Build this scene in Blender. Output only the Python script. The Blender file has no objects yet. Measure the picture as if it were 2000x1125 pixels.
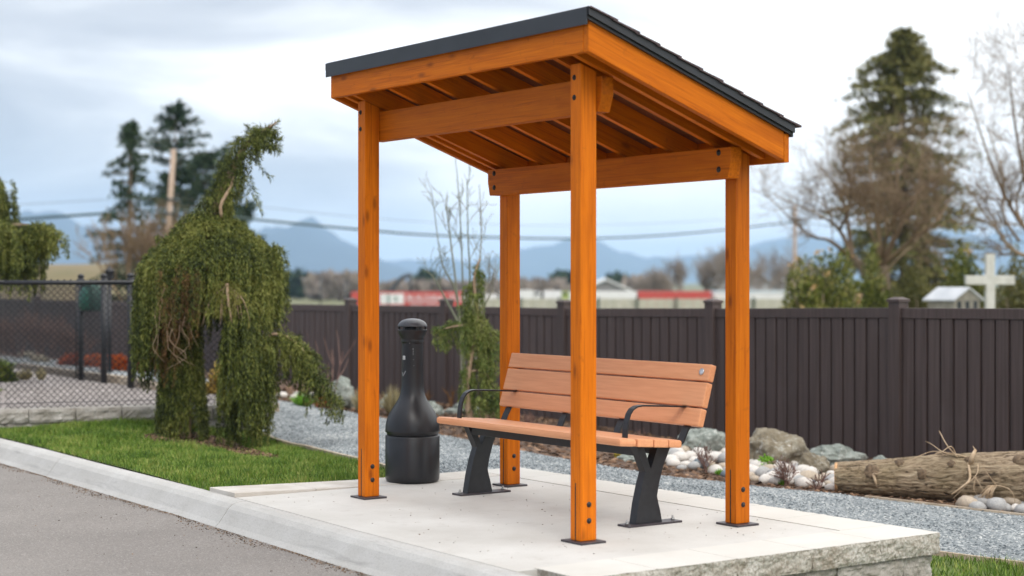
import bpy, bmesh, math, random
import numpy as np
from mathutils import Vector, Matrix, noise as mnoise
rng = np.random.default_rng(7)
random.seed(7)
S = bpy.context.scene
COL = S.collection
# ------------------------------------------------------------------ camera
F, TH = 3263.7, 0.617
CAM = np.array([8.7456, -5.1406, 1.3046])
HZ = 550.88
VD = np.array([-math.cos(TH), math.sin(TH), 0.0])      # view direction (level camera)
RT = np.array([math.sin(TH), math.cos(TH), 0.0])       # camera right
cd = bpy.data.cameras.new('camera'); cam = bpy.data.objects.new('camera', cd); COL.objects.link(cam)
cd.sensor_width = 36; cd.lens = F / 2000 * 36; cd.shift_y = (HZ - 562.5) / 2000
cd.clip_end = 60000; cd.clip_start = 0.05
cam.location = CAM
cam.matrix_world = Matrix(((RT[0], 0, -VD[0], CAM[0]), (RT[1], 0, -VD[1], CAM[1]), (0, 1, 0, CAM[2]), (0, 0, 0, 1)))
cd.dof.use_dof = True; cd.dof.focus_distance = 9.8; cd.dof.aperture_fstop = 1.6
S.camera = cam
# ------------------------------------------------------------------ light
S.view_settings.view_transform = 'Standard'; S.view_settings.look = 'None'
S.view_settings.exposure = 0.3; S.view_settings.gamma = 1
SUN_EL, SUN_AZ = math.radians(48), math.radians(-24)   # azimuth from +X towards +Y
sl = bpy.data.lights.new('sun', 'SUN'); sun = bpy.data.objects.new('sun', sl); COL.objects.link(sun)
sl.energy = 1.1; sl.angle = math.radians(30); sl.color = (1, .95, .88)
sd = Vector((math.cos(SUN_EL) * math.cos(SUN_AZ), math.cos(SUN_EL) * math.sin(SUN_AZ), math.sin(SUN_EL)))
sun.rotation_euler = sd.to_track_quat('Z', 'Y').to_euler()
W = bpy.data.worlds.new('World'); S.world = W; W.use_nodes = True

def NT(tree):
    nt = tree; nt.nodes.clear()
    def N(t, **k):
        n = nt.nodes.new(t)
        ins = k.pop('i', {})
        for a, b in k.items(): setattr(n, a, b)
        for a, b in ins.items():
            if isinstance(b, bpy.types.NodeSocket): nt.links.new(b, n.inputs[a])
            else: n.inputs[a].default_value = b
        return n
    return N
def ramp(n, stops, interp='LINEAR'):
    cr = n.color_ramp; cr.interpolation = interp
    while len(cr.elements) < len(stops): cr.elements.new(0.5)
    for e, (p, c) in zip(cr.elements, stops):
        e.position = p; e.color = (c, c, c, 1) if isinstance(c, (int, float)) else (*c, 1)
    return n
N = NT(W.node_tree)
sky = N('ShaderNodeTexSky', sky_type='NISHITA', sun_disc=False)
sky.sun_elevation = SUN_EL; sky.sun_rotation = math.radians(90) - SUN_AZ
skm = N('ShaderNodeVectorMath', operation='SCALE', i={0: sky.outputs[0]}); skm.inputs['Scale'].default_value = 0.10
tc = N('ShaderNodeTexCoord')
mp = N('ShaderNodeMapping', i={0: tc.outputs['Generated']}); mp.inputs['Scale'].default_value = (3.0, 3.0, 13.0)
mp.inputs['Location'].default_value = (1.7, .35, .4)
nz = N('ShaderNodeTexNoise', i={'Vector': mp.outputs[0], 'Scale': 1.25, 'Detail': 5.0, 'Roughness': .5, 'Distortion': .35})
sep = N('ShaderNodeSeparateXYZ', i={0: tc.outputs['Generated']})
dt = N('ShaderNodeVectorMath', operation='DOT_PRODUCT', i={0: tc.outputs['Generated']}); dt.inputs[1].default_value = tuple(RT)
# clouds are thinner towards the right of the view: add to the noise
ad = N('ShaderNodeMath', operation='MULTIPLY_ADD', i={0: dt.outputs['Value'], 1: .64, 2: nz.outputs['Fac']})
cl = ramp(N('ShaderNodeValToRGB', i={0: ad.outputs[0]}), [(.24, (.40, .425, .475)), (.35, (.51, .53, .57)), (.43, (.66, .675, .695)), (.51, (.86, .86, .86)), (.59, (.98, .97, .955))])
clb = N('ShaderNodeVectorMath', operation='SCALE', i={0: cl.outputs[0], 'Scale': 1.28})
mx = N('ShaderNodeMix', data_type='RGBA', i={0: .98, 6: skm.outputs[0], 7: clb.outputs[0]})
# an overcast dome is up to three times brighter overhead than at the horizon
zz = N('ShaderNodeMapRange', i={0: sep.outputs['Z'], 1: .15, 2: .85, 3: 1.0, 4: 1.85})
br = N('ShaderNodeVectorMath', operation='SCALE', i={0: mx.outputs[2], 'Scale': zz.outputs[0]})
bg = N('ShaderNodeBackground', i={0: br.outputs[0], 1: 1.0})
N('ShaderNodeOutputWorld', i={0: bg.outputs[0]})
S.cycles.use_denoising = True
S.cycles.volume_bounces = 1; S.cycles.max_bounces = 8

# ------------------------------------------------------------------ helpers
def ray(px, py): return VD + RT * ((px - 1000) / F) + np.array([0, 0, -(py - HZ) / F])
def at(px, py, Z): return CAM + ray(px, py) * Z
def wm(o):
    m = o.matrix_parent_inverse @ o.matrix_basis
    return wm(o.parent) @ m if o.parent else o.matrix_basis.copy()
def tag(o, label=None, cat=None, group=None, kind=None):
    if label: o['label'] = label
    if cat: o['category'] = cat
    if group: o['group'] = group
    if kind: o['kind'] = kind
    return o
def child(o, parent):
    if parent is not None:
        o.parent = parent; o.matrix_parent_inverse = wm(parent).inverted()
def link(name, me, mat=None, parent=None, M=None):
    o = bpy.data.objects.new(name, me); COL.objects.link(o)
    if mat is not None and me is not None: me.materials.append(mat)
    if M is not None: o.matrix_basis = M
    child(o, parent)
    return o
def empty(name, loc, label, cat, group=None):
    o = bpy.data.objects.new(name, None); COL.objects.link(o); o.location = loc
    o.empty_display_size = .1
    return tag(o, label, cat, group)
def frame(xax, org):
    x = Vector(xax).normalized(); up = Vector((0, 0, 1))
    if abs(x.dot(up)) > .98: up = Vector((0, 1, 0))
    y = up.cross(x).normalized(); z = x.cross(y)
    return Matrix(((x[0], y[0], z[0], org[0]), (x[1], y[1], z[1], org[1]), (x[2], y[2], z[2], org[2]), (0, 0, 0, 1)))
class MB:
    """collects shapes and builds them as one mesh"""
    def __init__(s): s.v = []; s.f = []; s.n = 0; s.sm = []
    def add(s, v, f, smooth=False):
        v = np.asarray(v, float).reshape(-1, 3); s.v.append(v)
        s.f += [tuple(int(i) + s.n for i in q) for q in f]; s.sm += [smooth] * len(f); s.n += len(v); return s
    def box(s, x0, x1, y0, y1, z0, z1):
        v = [(x, y, z) for x in (x0, x1) for y in (y0, y1) for z in (z0, z1)]
        return s.add(v, [(0, 1, 3, 2), (4, 6, 7, 5), (0, 4, 5, 1), (2, 3, 7, 6), (0, 2, 6, 4), (1, 5, 7, 3)])
    def prism(s, poly, axis, a, b):
        """poly: 2-D points in the two remaining axes, extruded along axis"""
        n = len(poly); v = []
        for t in (a, b):
            for p in poly:
                q = list(p); q.insert(axis, t); v.append(q)
        f = [tuple(range(n))[::-1], tuple(range(n, 2 * n))] + [(i, (i + 1) % n, n + (i + 1) % n, n + i) for i in range(n)]
        return s.add(v, f)
    def tube(s, pts, rad, n=6, cap=True, smooth=True):
        pts = np.asarray(pts, float); k = len(pts)
        rad = np.full(k, rad) if np.isscalar(rad) else np.asarray(rad, float)
        d = np.gradient(pts, axis=0); d /= np.linalg.norm(d, axis=1)[:, None] + 1e-12
        ref = np.eye(3)[int(np.argmin(np.abs(d).max(0)))]
        u = np.cross(d, ref); u /= np.linalg.norm(u, axis=1)[:, None] + 1e-12
        w = np.cross(d, u); a = np.arange(n) * 2 * math.pi / n
        v = pts[:, None] + rad[:, None, None] * (np.cos(a)[None, :, None] * u[:, None] + np.sin(a)[None, :, None] * w[:, None])
        f = [(i * n + j, i * n + (j + 1) % n, (i + 1) * n + (j + 1) % n, (i + 1) * n + j) for i in range(k - 1) for j in range(n)]
        if cap: f += [tuple(range(n))[::-1], tuple(range((k - 1) * n, k * n))]
        return s.add(v.reshape(-1, 3), f, smooth)
    def lathe(s, prof, c, n=48, smooth=True):
        a = np.arange(n) * 2 * math.pi / n
        v = [(c[0] + r * math.cos(t), c[1] + r * math.sin(t), c[2] + z) for r, z in prof for t in a]
        k = len(prof)
        f = [(i * n + j, i * n + (j + 1) % n, (i + 1) * n + (j + 1) % n, (i + 1) * n + j) for i in range(k - 1) for j in range(n)]
        return s.add(v, f + [tuple(range(n))[::-1], tuple(range((k - 1) * n, k * n))], smooth)
    def quads(s, q, smooth=False):
        q = np.asarray(q, float); m = len(q); k = q.shape[1]
        s.v.append(q.reshape(-1, 3))
        ids = (np.arange(m * k) + s.n).reshape(m, k); s.f += [tuple(r) for r in ids.tolist()]; s.sm += [smooth] * m; s.n += m * k
        return s
    def mesh(s, name, M=None, bevel=0):
        v = np.concatenate(s.v)
        if M is not None:
            Mi = np.array(M.inverted()); v = v @ Mi[:3, :3].T + Mi[:3, 3]
        me = bpy.data.meshes.new(name); me.from_pydata(v.tolist(), [], s.f); me.update()
        me.polygons.foreach_set('use_smooth', s.sm)
        if bevel:
            bm = bmesh.new(); bm.from_mesh(me)
            bmesh.ops.recalc_face_normals(bm, faces=bm.faces)
            bmesh.ops.bevel(bm, geom=list(bm.edges), offset=bevel, segments=2, affect='EDGES', profile=.6)
            bm.to_mesh(me); bm.free()
        return me
    def build(s, name, mat, parent=None, axis=None, bevel=0, org=None):
        M = None
        if axis is not None or org is not None:
            M = frame(axis or (1, 0, 0), org if org is not None else np.concatenate(s.v).mean(0))
        return link(name, s.mesh(name, M, bevel), mat, parent, M)

# ------------------------------------------------------------------ materials
def mat(name, fn):
    m = bpy.data.materials.new(name); m.use_nodes = True
    N = NT(m.node_tree); tcn = N('ShaderNodeTexCoord')
    b = N('ShaderNodeBsdfPrincipled'); N('ShaderNodeOutputMaterial', i={0: b.outputs[0]})
    fn(N, tcn, b, m.node_tree.links.new)
    return m
def noise_of(N, vec, sc, det=4, ro=.55, dist=0):
    return N('ShaderNodeTexNoise', i={'Vector': vec, 'Scale': sc, 'Detail': det, 'Roughness': ro, 'Distortion': dist})
def mixc(N, f, a, b, mode='MIX'):
    n = N('ShaderNodeMix', data_type='RGBA', blend_type=mode)
    for k, x in ((0, f), (6, a), (7, b)):
        if isinstance(x, bpy.types.NodeSocket): n.id_data.links.new(x, n.inputs[k])
        else: n.inputs[k].default_value = (*x, 1) if isinstance(x, tuple) else x
    return n.outputs[2]
def bump(N, h, st, d, b):
    n = N('ShaderNodeBump', i={'Strength': st, 'Distance': d, 'Height': h}); n.id_data.links.new(n.outputs[0], b.inputs['Normal'])
def simple(name, c, c2=None, sc=6, rough=.6, bmp=0, bd=.005, metal=0, det=5, coord='Object', spec=.5, lo=.35, hi=.65):
    def fn(N, t, b, L):
        b.inputs['Roughness'].default_value = rough; b.inputs['Metallic'].default_value = metal
        b.inputs['Specular IOR Level'].default_value = spec
        n = noise_of(N, t.outputs[coord], sc, det)
        r = ramp(N('ShaderNodeValToRGB', i={0: n.outputs['Fac']}), [(lo, c), (hi, c2 or tuple(x * .8 for x in c))])
        L(r.outputs[0], b.inputs['Base Color'])
        if bmp: bump(N, n.outputs['Fac'], bmp, bd, b)
    return mat(name, fn)
def cedar(N, t, b, L):
    oi = N('ShaderNodeObjectInfo')
    off = N('ShaderNodeVectorMath', operation='SCALE', i={0: (7, 5, 9), 'Scale': oi.outputs['Random']})
    off.inputs[0].default_value = (70, 50, 90)
    p = N('ShaderNodeVectorMath', operation='ADD', i={0: t.outputs['Object'], 1: off.outputs[0]})
    m1 = N('ShaderNodeMapping', i={0: p.outputs[0]}); m1.inputs['Scale'].default_value = (1.3, 42, 42)
    g = noise_of(N, m1.outputs[0], 1.6, 6, .62, .9)
    m2 = N('ShaderNodeMapping', i={0: p.outputs[0]}); m2.inputs['Scale'].default_value = (1.2, 3.5, 3.5)
    bl = noise_of(N, m2.outputs[0], 2.2, 3)
    m3 = N('ShaderNodeMapping', i={0: p.outputs[0]}); m3.inputs['Scale'].default_value = (4.2, 11, 11)
    kn = N('ShaderNodeTexVoronoi', feature='F1', i={'Vector': m3.outputs[0], 'Scale': 1.0, 'Randomness': 1.0})
    kr = ramp(N('ShaderNodeValToRGB', i={0: kn.outputs['Distance']}), [(.0, .75), (.10, .6), (.16, .25), (.24, 0)])
    sel = N('ShaderNodeMath', operation='GREATER_THAN', i={0: kn.outputs['Color'], 1: .60})
    ks = N('ShaderNodeMath', operation='MULTIPLY', i={0: kr.outputs[0], 1: sel.outputs[0]})
    c = ramp(N('ShaderNodeValToRGB', i={0: g.outputs['Fac']}), [(.30, (.40, .085, .003)), (.46, (.58, .138, .004)), (.70, (.70, .188, .006))]).outputs[0]
    c2 = mixc(N, ramp(N('ShaderNodeValToRGB', i={0: bl.outputs['Fac']}), [(.50, 0), (.70, .45)]).outputs[0], c, (.42, .095, .004))
    c3 = mixc(N, ks.outputs[0], c2, (.16, .035, .006))
    # weathered pale flecks and scuffs
    sp = noise_of(N, p.outputs[0], 16, 4, .7)
    c4 = mixc(N, ramp(N('ShaderNodeValToRGB', i={0: sp.outputs['Fac']}), [(.62, 0), (.74, .45)]).outputs[0], c3, (.22, .055, .01))
    tone = N('ShaderNodeMapRange', i={0: oi.outputs['Random'], 3: .78, 4: 1.08}); c5 = N('ShaderNodeVectorMath', operation='SCALE', i={0: c4, 'Scale': tone.outputs[0]})
    L(c5.outputs[0], b.inputs['Base Color']); b.inputs['Roughness'].default_value = .5
    b.inputs['Specular IOR Level'].default_value = .12
    bump(N, g.outputs['Fac'], .25, .002, b)
M_WOOD = mat('stained cedar', cedar)
def slat(N, t, b, L):
    m1 = N('ShaderNodeMapping', i={0: t.outputs['Object']}); m1.inputs['Scale'].default_value = (2, 40, 40)
    g = noise_of(N, m1.outputs[0], 2, 4)
    r = ramp(N('ShaderNodeValToRGB', i={0: g.outputs['Fac']}), [(.3, (.66, .29, .14)), (.7, (.76, .36, .185))])
    L(r.outputs[0], b.inputs['Base Color']); b.inputs['Roughness'].default_value = .5; b.inputs['Specular IOR Level'].default_value = .3
    n = noise_of(N, t.outputs['Object'], 220, 2); bump(N, n.outputs['Fac'], .12, .001, b)
M_SLAT = mat('recycled plastic slat', slat)
M_STEEL = simple('black powder coated steel', (.007, .007, .009), (.013, .013, .016), 30, .42, .05, .0005)
M_PLATE = simple('dark steel plate', (.03, .022, .028), (.055, .045, .05), 25, .5, .1, .001)
M_BOLT = simple('black bolt', (.02, .02, .022), (.06, .05, .045), 60, .4, metal=.6)
M_FLASH = simple('black metal flashing', (.014, .016, .02), (.024, .026, .032), 3, .4)
M_SHINGLE = simple('dark brown shingle', (.05, .035, .04), (.11, .075, .08), 60, .9, .6, .004)
def can(N, t, b, L):
    n = noise_of(N, t.outputs['Object'], 8, 5); m = noise_of(N, t.outputs['Object'], 130, 2, .5)
    r = ramp(N('ShaderNodeValToRGB', i={0: n.outputs['Fac']}), [(.35, (.007, .007, .009)), (.7, (.014, .014, .017))])
    s = ramp(N('ShaderNodeValToRGB', i={0: m.outputs['Fac']}), [(.76, 0), (.8, .5)])
    L(mixc(N, s.outputs[0], r.outputs[0], (.3, .3, .3)), b.inputs['Base Color'])
    b.inputs['Roughness'].default_value = .36; bump(N, m.outputs['Fac'], .12, .001, b)
M_CAN = mat('black moulded plastic', can)
def concrete(N, t, b, L):
    n = noise_of(N, t.outputs['Object'], 1.3, 6, .6); f = noise_of(N, t.outputs['Object'], 120, 3)
    s = noise_of(N, t.outputs['Object'], 9, 5, .7)
    r = ramp(N('ShaderNodeValToRGB', i={0: n.outputs['Fac']}), [(.3, (.44, .42, .385)), (.7, (.57, .555, .525))])
    c = mixc(N, ramp(N('ShaderNodeValToRGB', i={0: f.outputs['Fac']}), [(.35, .12), (.6, 0)]).outputs[0], r.outputs[0], (.3, .28, .26))
    c = mixc(N, ramp(N('ShaderNodeValToRGB', i={0: s.outputs['Fac']}), [(.56, 0), (.76, .5)]).outputs[0], c, (.36, .325, .285))
    L(c, b.inputs['Base Color']); b.inputs['Roughness'].default_value = .85
    bump(N, f.outputs['Fac'], .25, .002, b)
M_CONC = mat('broomed concrete', concrete)
def kerbm(N, t, b, L):
    n = noise_of(N, t.outputs['Object'], 2.2, 8, .65); m1 = N('ShaderNodeMapping', i={0: t.outputs['Object']}); m1.inputs['Scale'].default_value = (1.1, 9, 9)
    s = noise_of(N, m1.outputs[0], 1.4, 6, .7, .6); f = noise_of(N, t.outputs['Object'], 110, 3)
    r = ramp(N('ShaderNodeValToRGB', i={0: n.outputs['Fac']}), [(.3, (.40, .385, .36)), (.7, (.50, .49, .47))])
    c = mixc(N, ramp(N('ShaderNodeValToRGB', i={0: s.outputs['Fac']}), [(.56, 0), (.72, .55)]).outputs[0], r.outputs[0], (.24, .23, .22))
    c = mixc(N, ramp(N('ShaderNodeValToRGB', i={0: f.outputs['Fac']}), [(.35, .3), (.5, 0)]).outputs[0], c, (.25, .235, .22))
    L(c, b.inputs['Base Color']); b.inputs['Roughness'].default_value = .88; bump(N, f.outputs['Fac'], .3, .003, b)
M_KERB = mat('kerb concrete', kerbm)
def asphalt(N, t, b, L):
    n = noise_of(N, t.outputs['Object'], .9, 5, .6); f = noise_of(N, t.outputs['Object'], 150, 2)
    v = N('ShaderNodeTexVoronoi', i={'Vector': t.outputs['Object'], 'Scale': 130})
    r = ramp(N('ShaderNodeValToRGB', i={0: n.outputs['Fac']}), [(.3, (.195, .174, .158)), (.7, (.25, .226, .205))])
    c = mixc(N, ramp(N('ShaderNodeValToRGB', i={0: f.outputs['Fac']}), [(.4, .3), (.6, 0)]).outputs[0], r.outputs[0], (.09, .085, .08))
    fc = N('ShaderNodeSeparateColor', i={0: v.outputs['Color']}); fk = ramp(N('ShaderNodeValToRGB', i={0: fc.outputs[0]}), [(.0, .45), (.2, 0), (.86, 0), (1, .45)]); fcol = ramp(N('ShaderNodeValToRGB', i={0: fc.outputs[0]}), [(.4, (.07, .065, .06)), (.6, (.42, .40, .38))])
    c = mixc(N, fk.outputs[0], c, fcol.outputs[0])
    L(c, b.inputs['Base Color']); b.inputs['Roughness'].default_value = .9
    bump(N, v.outputs['Distance'], .5, .004, b)
M_ASPH = mat('worn asphalt', asphalt)
def gravel_fn(cols, sc=38, bst=.9):
    def fn(N, t, b, L):
        v = N('ShaderNodeTexVoronoi', i={'Vector': t.outputs['Object'], 'Scale': sc})
        s = N('ShaderNodeSeparateColor', i={0: v.outputs['Color']})
        r = ramp(N('ShaderNodeValToRGB', i={0: s.outputs[0]}), cols)
        n = noise_of(N, t.outputs['Object'], 1.5, 4)
        c = mixc(N, ramp(N('ShaderNodeValToRGB', i={0: n.outputs['Fac']}), [(.4, .0), (.7, .25)]).outputs[0], r.outputs[0], cols[0][1])
        L(c, b.inputs['Base Color']); b.inputs['Roughness'].default_value = .9
        iv = N('ShaderNodeMath', operation='SUBTRACT', i={0: 1.0, 1: v.outputs['Distance']})
        bump(N, iv.outputs[0], bst, .02, b)
    return fn
M_GRAV = mat('blue grey crushed gravel', gravel_fn([(0, (.12, .135, .145)), (.4, (.20, .225, .235)), (.75, (.29, .31, .315)), (1, (.48, .49, .48))], 62, .7))
M_GRAV2 = mat('brown grey pea gravel', gravel_fn([(0, (.13, .11, .10)), (.4, (.22, .19, .175)), (.75, (.30, .265, .245)), (1, (.45, .41, .39))], 30, .7))
M_MULCH = mat('bark mulch', gravel_fn([(0, (.035, .02, .012)), (.45, (.085, .045, .026)), (.8, (.14, .08, .045)), (1, (.26, .16, .10))], 34, 1.0))
def island(name, cols, rough=.6, sss=0, trans=0, noise_sc=3):
    def fn(N, t, b, L):
        g = N('ShaderNodeNewGeometry'); n = noise_of(N, t.outputs['Object'], noise_sc, 3)
        a = N('ShaderNodeMath', operation='MULTIPLY_ADD', i={0: g.outputs['Random Per Island'], 1: .55, 2: n.outputs['Fac']})
        a2 = N('ShaderNodeMath', operation='SUBTRACT', i={0: a.outputs[0], 1: .27})
        k = len(cols); r = ramp(N('ShaderNodeValToRGB', i={0: a2.outputs[0]}), [(.22 + .56 * j / (k - 1), c) for j, c in enumerate(cols)])
        L(r.outputs[0], b.inputs['Base Color']); b.inputs['Roughness'].default_value = rough
        b.inputs['Specular IOR Level'].default_value = .25
        if trans: b.inputs['Transmission Weight'].default_value = 0
    return mat(name, fn)
M_GRASS = island('lawn grass blades', [(.045, .09, .012), (.095, .175, .02), (.155, .25, .033), (.29, .31, .08)], .55, noise_sc=2.6)
M_SPRUCE = island('weeping spruce needles', [(.020, .028, .009), (.060, .078, .016), (.125, .148, .026), (.23, .23, .055)], .6, noise_sc=2.5)
M_CEDARG = island('yellow green weeping needles', [(.035, .06, .012), (.075, .115, .02), (.13, .165, .035), (.22, .23, .06)], .6)
M_PINE = island('dark pine needles', [(.010, .024, .013), (.02, .044, .022), (.036, .066, .032), (.06, .088, .04)], .7, noise_sc=.4)
M_FIRR = island('olive fir needles', [(.06, .066, .016), (.115, .12, .032), (.175, .165, .05), (.24, .21, .07)], .7, noise_sc=.5)
M_LEAF = island('laurel leaves', [(.045, .06, .010), (.105, .125, .02), (.17, .19, .035), (.32, .28, .09)], .5, noise_sc=1.2)
M_DEAD = island('dead orange twigs', [(.07, .035, .015), (.15, .075, .03), (.24, .125, .05)], .8)
M_HEATH = island('orange heather', [(.22, .04, .012), (.38, .075, .018), (.48, .15, .03)], .7)
M_LIME = island('lime green tuft', [(.10, .22, .02), (.16, .34, .03), (.22, .42, .05)], .6)
M_DRY = island('dry pale grass', [(.20, .17, .08), (.34, .29, .16), (.45, .40, .25)], .8)
M_REDTW = island('red brown twigs', [(.12, .065, .055), (.19, .11, .09), (.27, .165, .13)], .8)
M_BARET = island('bare grey brown twigs', [(.15, .10, .06), (.23, .16, .10), (.32, .235, .15)], .85, noise_sc=1)
M_FUZZ = island('far bare tree twigs', [(.20, .165, .14), (.27, .225, .19), (.34, .285, .24)], .9, noise_sc=.3)
M_BARK = simple('grey brown bark', (.12, .085, .055), (.24, .18, .12), 14, .9, .6, .02)
M_STEM = simple('pale stem bark', (.28, .18, .11), (.42, .30, .20), 20, .8, .3, .005)
M_POLE = simple('weathered pole wood', (.36, .26, .19), (.46, .35, .27), 5, .85)
def vinyl(N, t, b, L):
    m1 = N('ShaderNodeMapping', i={0: t.outputs['Object']}); m1.inputs['Scale'].default_value = (45, 45, 1.2)
    g = noise_of(N, m1.outputs[0], 1.0, 5)
    r = ramp(N('ShaderNodeValToRGB', i={0: g.outputs['Fac']}), [(.32, (.047, .031, .028)), (.52, (.066, .045, .041)), (.72, (.088, .062, .057))])
    d = noise_of(N, t.outputs['Object'], 2.2, 6, .65)
    oi = N('ShaderNodeObjectInfo'); tn = N('ShaderNodeMapRange', i={0: oi.outputs['Random'], 3: .88, 4: 1.12})
    col = mixc(N, ramp(N('ShaderNodeValToRGB', i={0: d.outputs['Fac']}), [(.55, 0), (.75, .3)]).outputs[0], r.outputs[0], (.10, .08, .075))
    sv = N('ShaderNodeVectorMath', operation='SCALE', i={0: col, 'Scale': tn.outputs[0]}); L(sv.outputs[0], b.inputs['Base Color'])
    b.inputs['Roughness'].default_value = .62
M_FENCE = mat('dark brown composite fence', vinyl)
M_CHAIN = simple('black vinyl chain link', (.012, .013, .016), (.02, .02, .024), 20, .45)
def block(N, t, b, L):
    n = noise_of(N, t.outputs['Object'], 7, 6, .65); f = noise_of(N, t.outputs['Object'], 60, 4, .6)
    r = ramp(N('ShaderNodeValToRGB', i={0: n.outputs['Fac']}), [(.3, (.25, .225, .19)), (.55, (.37, .345, .31)), (.75, (.45, .43, .40))])
    L(mixc(N, ramp(N('ShaderNodeValToRGB', i={0: f.outputs['Fac']}), [(.35, .35), (.55, 0)]).outputs[0], r.outputs[0], (.18, .15, .12)), b.inputs['Base Color'])
    b.inputs['Roughness'].default_value = .95; bump(N, f.outputs['Fac'], .6, .008, b)
M_BLOCK = mat('split face block', block)
def cope(N, t, b, L):
    g = N('ShaderNodeNewGeometry'); sp = N('ShaderNodeSeparateXYZ', i={0: g.outputs['True Normal']})
    n = noise_of(N, t.outputs['Object'], 8, 6, .65); f = noise_of(N, t.outputs['Object'], 70, 4, .65); m = noise_of(N, t.outputs['Object'], 1.3, 5, .6)
    r = ramp(N('ShaderNodeValToRGB', i={0: n.outputs['Fac']}), [(.3, (.27, .23, .18)), (.5, (.42, .39, .34)), (.75, (.52, .50, .46))])
    rough = mixc(N, ramp(N('ShaderNodeValToRGB', i={0: f.outputs['Fac']}), [(.38, .6), (.55, 0)]).outputs[0], r.outputs[0], (.15, .115, .08))
    smooth = ramp(N('ShaderNodeValToRGB', i={0: m.outputs['Fac']}), [(.3, (.50, .475, .43)), (.7, (.60, .58, .54))]).outputs[0]
    k = N('ShaderNodeMapRange', i={0: sp.outputs['Z'], 1: .75, 2: .9, 3: 0.0, 4: 1.0})
    L(mixc(N, k.outputs[0], rough, smooth), b.inputs['Base Color']); b.inputs['Roughness'].default_value = .92
    bump(N, f.outputs['Fac'], .5, .006, b)
M_COPE = mat('split face coping', cope)
M_EDGE = simple('grey timber edging', (.32, .25, .18), (.46, .38, .29), 9, .85, .3, .004)
def rockf(c1, c2, c3, vein, pebbles=False):
    def fn(N, t, b, L):
        n = noise_of(N, t.outputs['Object'], 5, 8, .65, .6); w = noise_of(N, t.outputs['Object'], 13, 6, .7, 1.5)
        r = ramp(N('ShaderNodeValToRGB', i={0: n.outputs['Fac']}), [(.32, c1), (.5, c2), (.68, c3)])
        c = mixc(N, ramp(N('ShaderNodeValToRGB', i={0: w.outputs['Fac']}), [(.55, 0), (.64, .7)]).outputs[0], r.outputs[0], vein)
        if pebbles:
            v = N('ShaderNodeTexVoronoi', i={'Vector': t.outputs['Object'], 'Scale': 17}); e = ramp(N('ShaderNodeValToRGB', i={0: v.outputs['Distance']}), [(.22, .8), (.34, 0)])
            sc_ = N('ShaderNodeSeparateColor', i={0: v.outputs['Color']}); k = N('ShaderNodeMath', operation='GREATER_THAN', i={0: sc_.outputs[0], 1: .62}); k2 = N('ShaderNodeMath', operation='MULTIPLY', i={0: k.outputs[0], 1: e.outputs[0]})
            c = mixc(N, k2.outputs[0], c, (.48, .45, .40))
        L(c, b.inputs['Base Color']); b.inputs['Roughness'].default_value = .85; bump(N, n.outputs['Fac'], 1.0, .04, b)
    return fn
M_ROCKG = mat('grey green boulder', rockf((.12, .135, .115), (.24, .265, .235), (.36, .375, .34), (.52, .52, .48)))
M_ROCKB = mat('brown conglomerate boulder', rockf((.11, .09, .06), (.20, .165, .11), (.30, .275, .215), (.42, .42, .38), True))
M_COB = [simple('white cobble', (.62, .58, .53), (.50, .46, .42), 7, .7), simple('tan cobble', (.44, .36, .27), (.33, .27, .21), 7, .7),
         simple('grey cobble', (.38, .37, .355), (.27, .265, .26), 7, .7), simple('blue grey cobble', (.085, .11, .13), (.14, .165, .18), 7, .65)]
def logbark(N, t, b, L):
    m1 = N('ShaderNodeMapping', i={0: t.outputs['Object']}); m1.inputs['Scale'].default_value = (5.5, 22, 22)
    g = noise_of(N, m1.outputs[0], 1.5, 8, .68, 1.1); n = noise_of(N, t.outputs['Object'], 3.5, 5)
    r = ramp(N('ShaderNodeValToRGB', i={0: g.outputs['Fac']}), [(.38, (.04, .026, .016)), (.44, (.25, .175, .11)), (.58, (.43, .33, .22)), (.75, (.56, .46, .34))])
    L(mixc(N, ramp(N('ShaderNodeValToRGB', i={0: n.outputs['Fac']}), [(.4, 0), (.7, .5)]).outputs[0], r.outputs[0], (.22, .17, .085)), b.inputs['Base Color'])
    b.inputs['Roughness'].default_value = .9; bump(N, g.outputs['Fac'], 1, .03, b)
M_LOG = mat('furrowed log bark', logbark)
M_CUT = simple('orange cut wood', (.50, .27, .12), (.58, .36, .19), 25, .8)
M_GROUND = simple('rough field grass', (.10, .11, .045), (.17, .16, .07), .35, .95, det=8)
M_FIELD2 = simple('dry grass bank', (.11, .105, .045), (.20, .15, .085), .25, .95, det=8)
M_SOIL = simple('lawn soil', (.07, .10, .02), (.11, .15, .03), 3, .95, .5, .01, det=8)
M_WHITE = simple('white paint', (.75, .75, .74), (.66, .66, .65), 2, .5)
M_RED = simple('red paint', (.50, .06, .05), (.45, .075, .06), 2, .45)
M_LWHITE = simple('white lettering', (.78, .78, .78), (.72, .72, .72), 5, .5)
M_BLUEW = simple('pale blue sheet', (.50, .62, .70), (.66, .72, .75), 1, .5)
M_PALEF = simple('pale timber fence', (.38, .37, .29), (.48, .46, .37), 3, .8)
M_HROOF = simple('grey roof', (.20, .19, .19), (.27, .26, .25), 2, .8)
M_HWALL = simple('grey siding', (.30, .30, .31), (.38, .38, .38), 2, .7)
M_DKGLASS = simple('dark window glass', (.03, .035, .04), (.05, .055, .06), 2, .1)
M_STONE = simple('pale cross stone', (.50, .49, .44), (.60, .59, .54), 8, .8, .2, .004)
M_STONE2 = simple('weathered grey stone', (.20, .185, .15), (.30, .28, .23), 9, .9, .3, .006)
M_STONER = simple('pale slate roof', (.50, .52, .55), (.62, .63, .65), 5, .6)
M_GREENBAG = simple('dark green cover', (.008, .055, .04), (.014, .075, .055), 6, .5)
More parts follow.
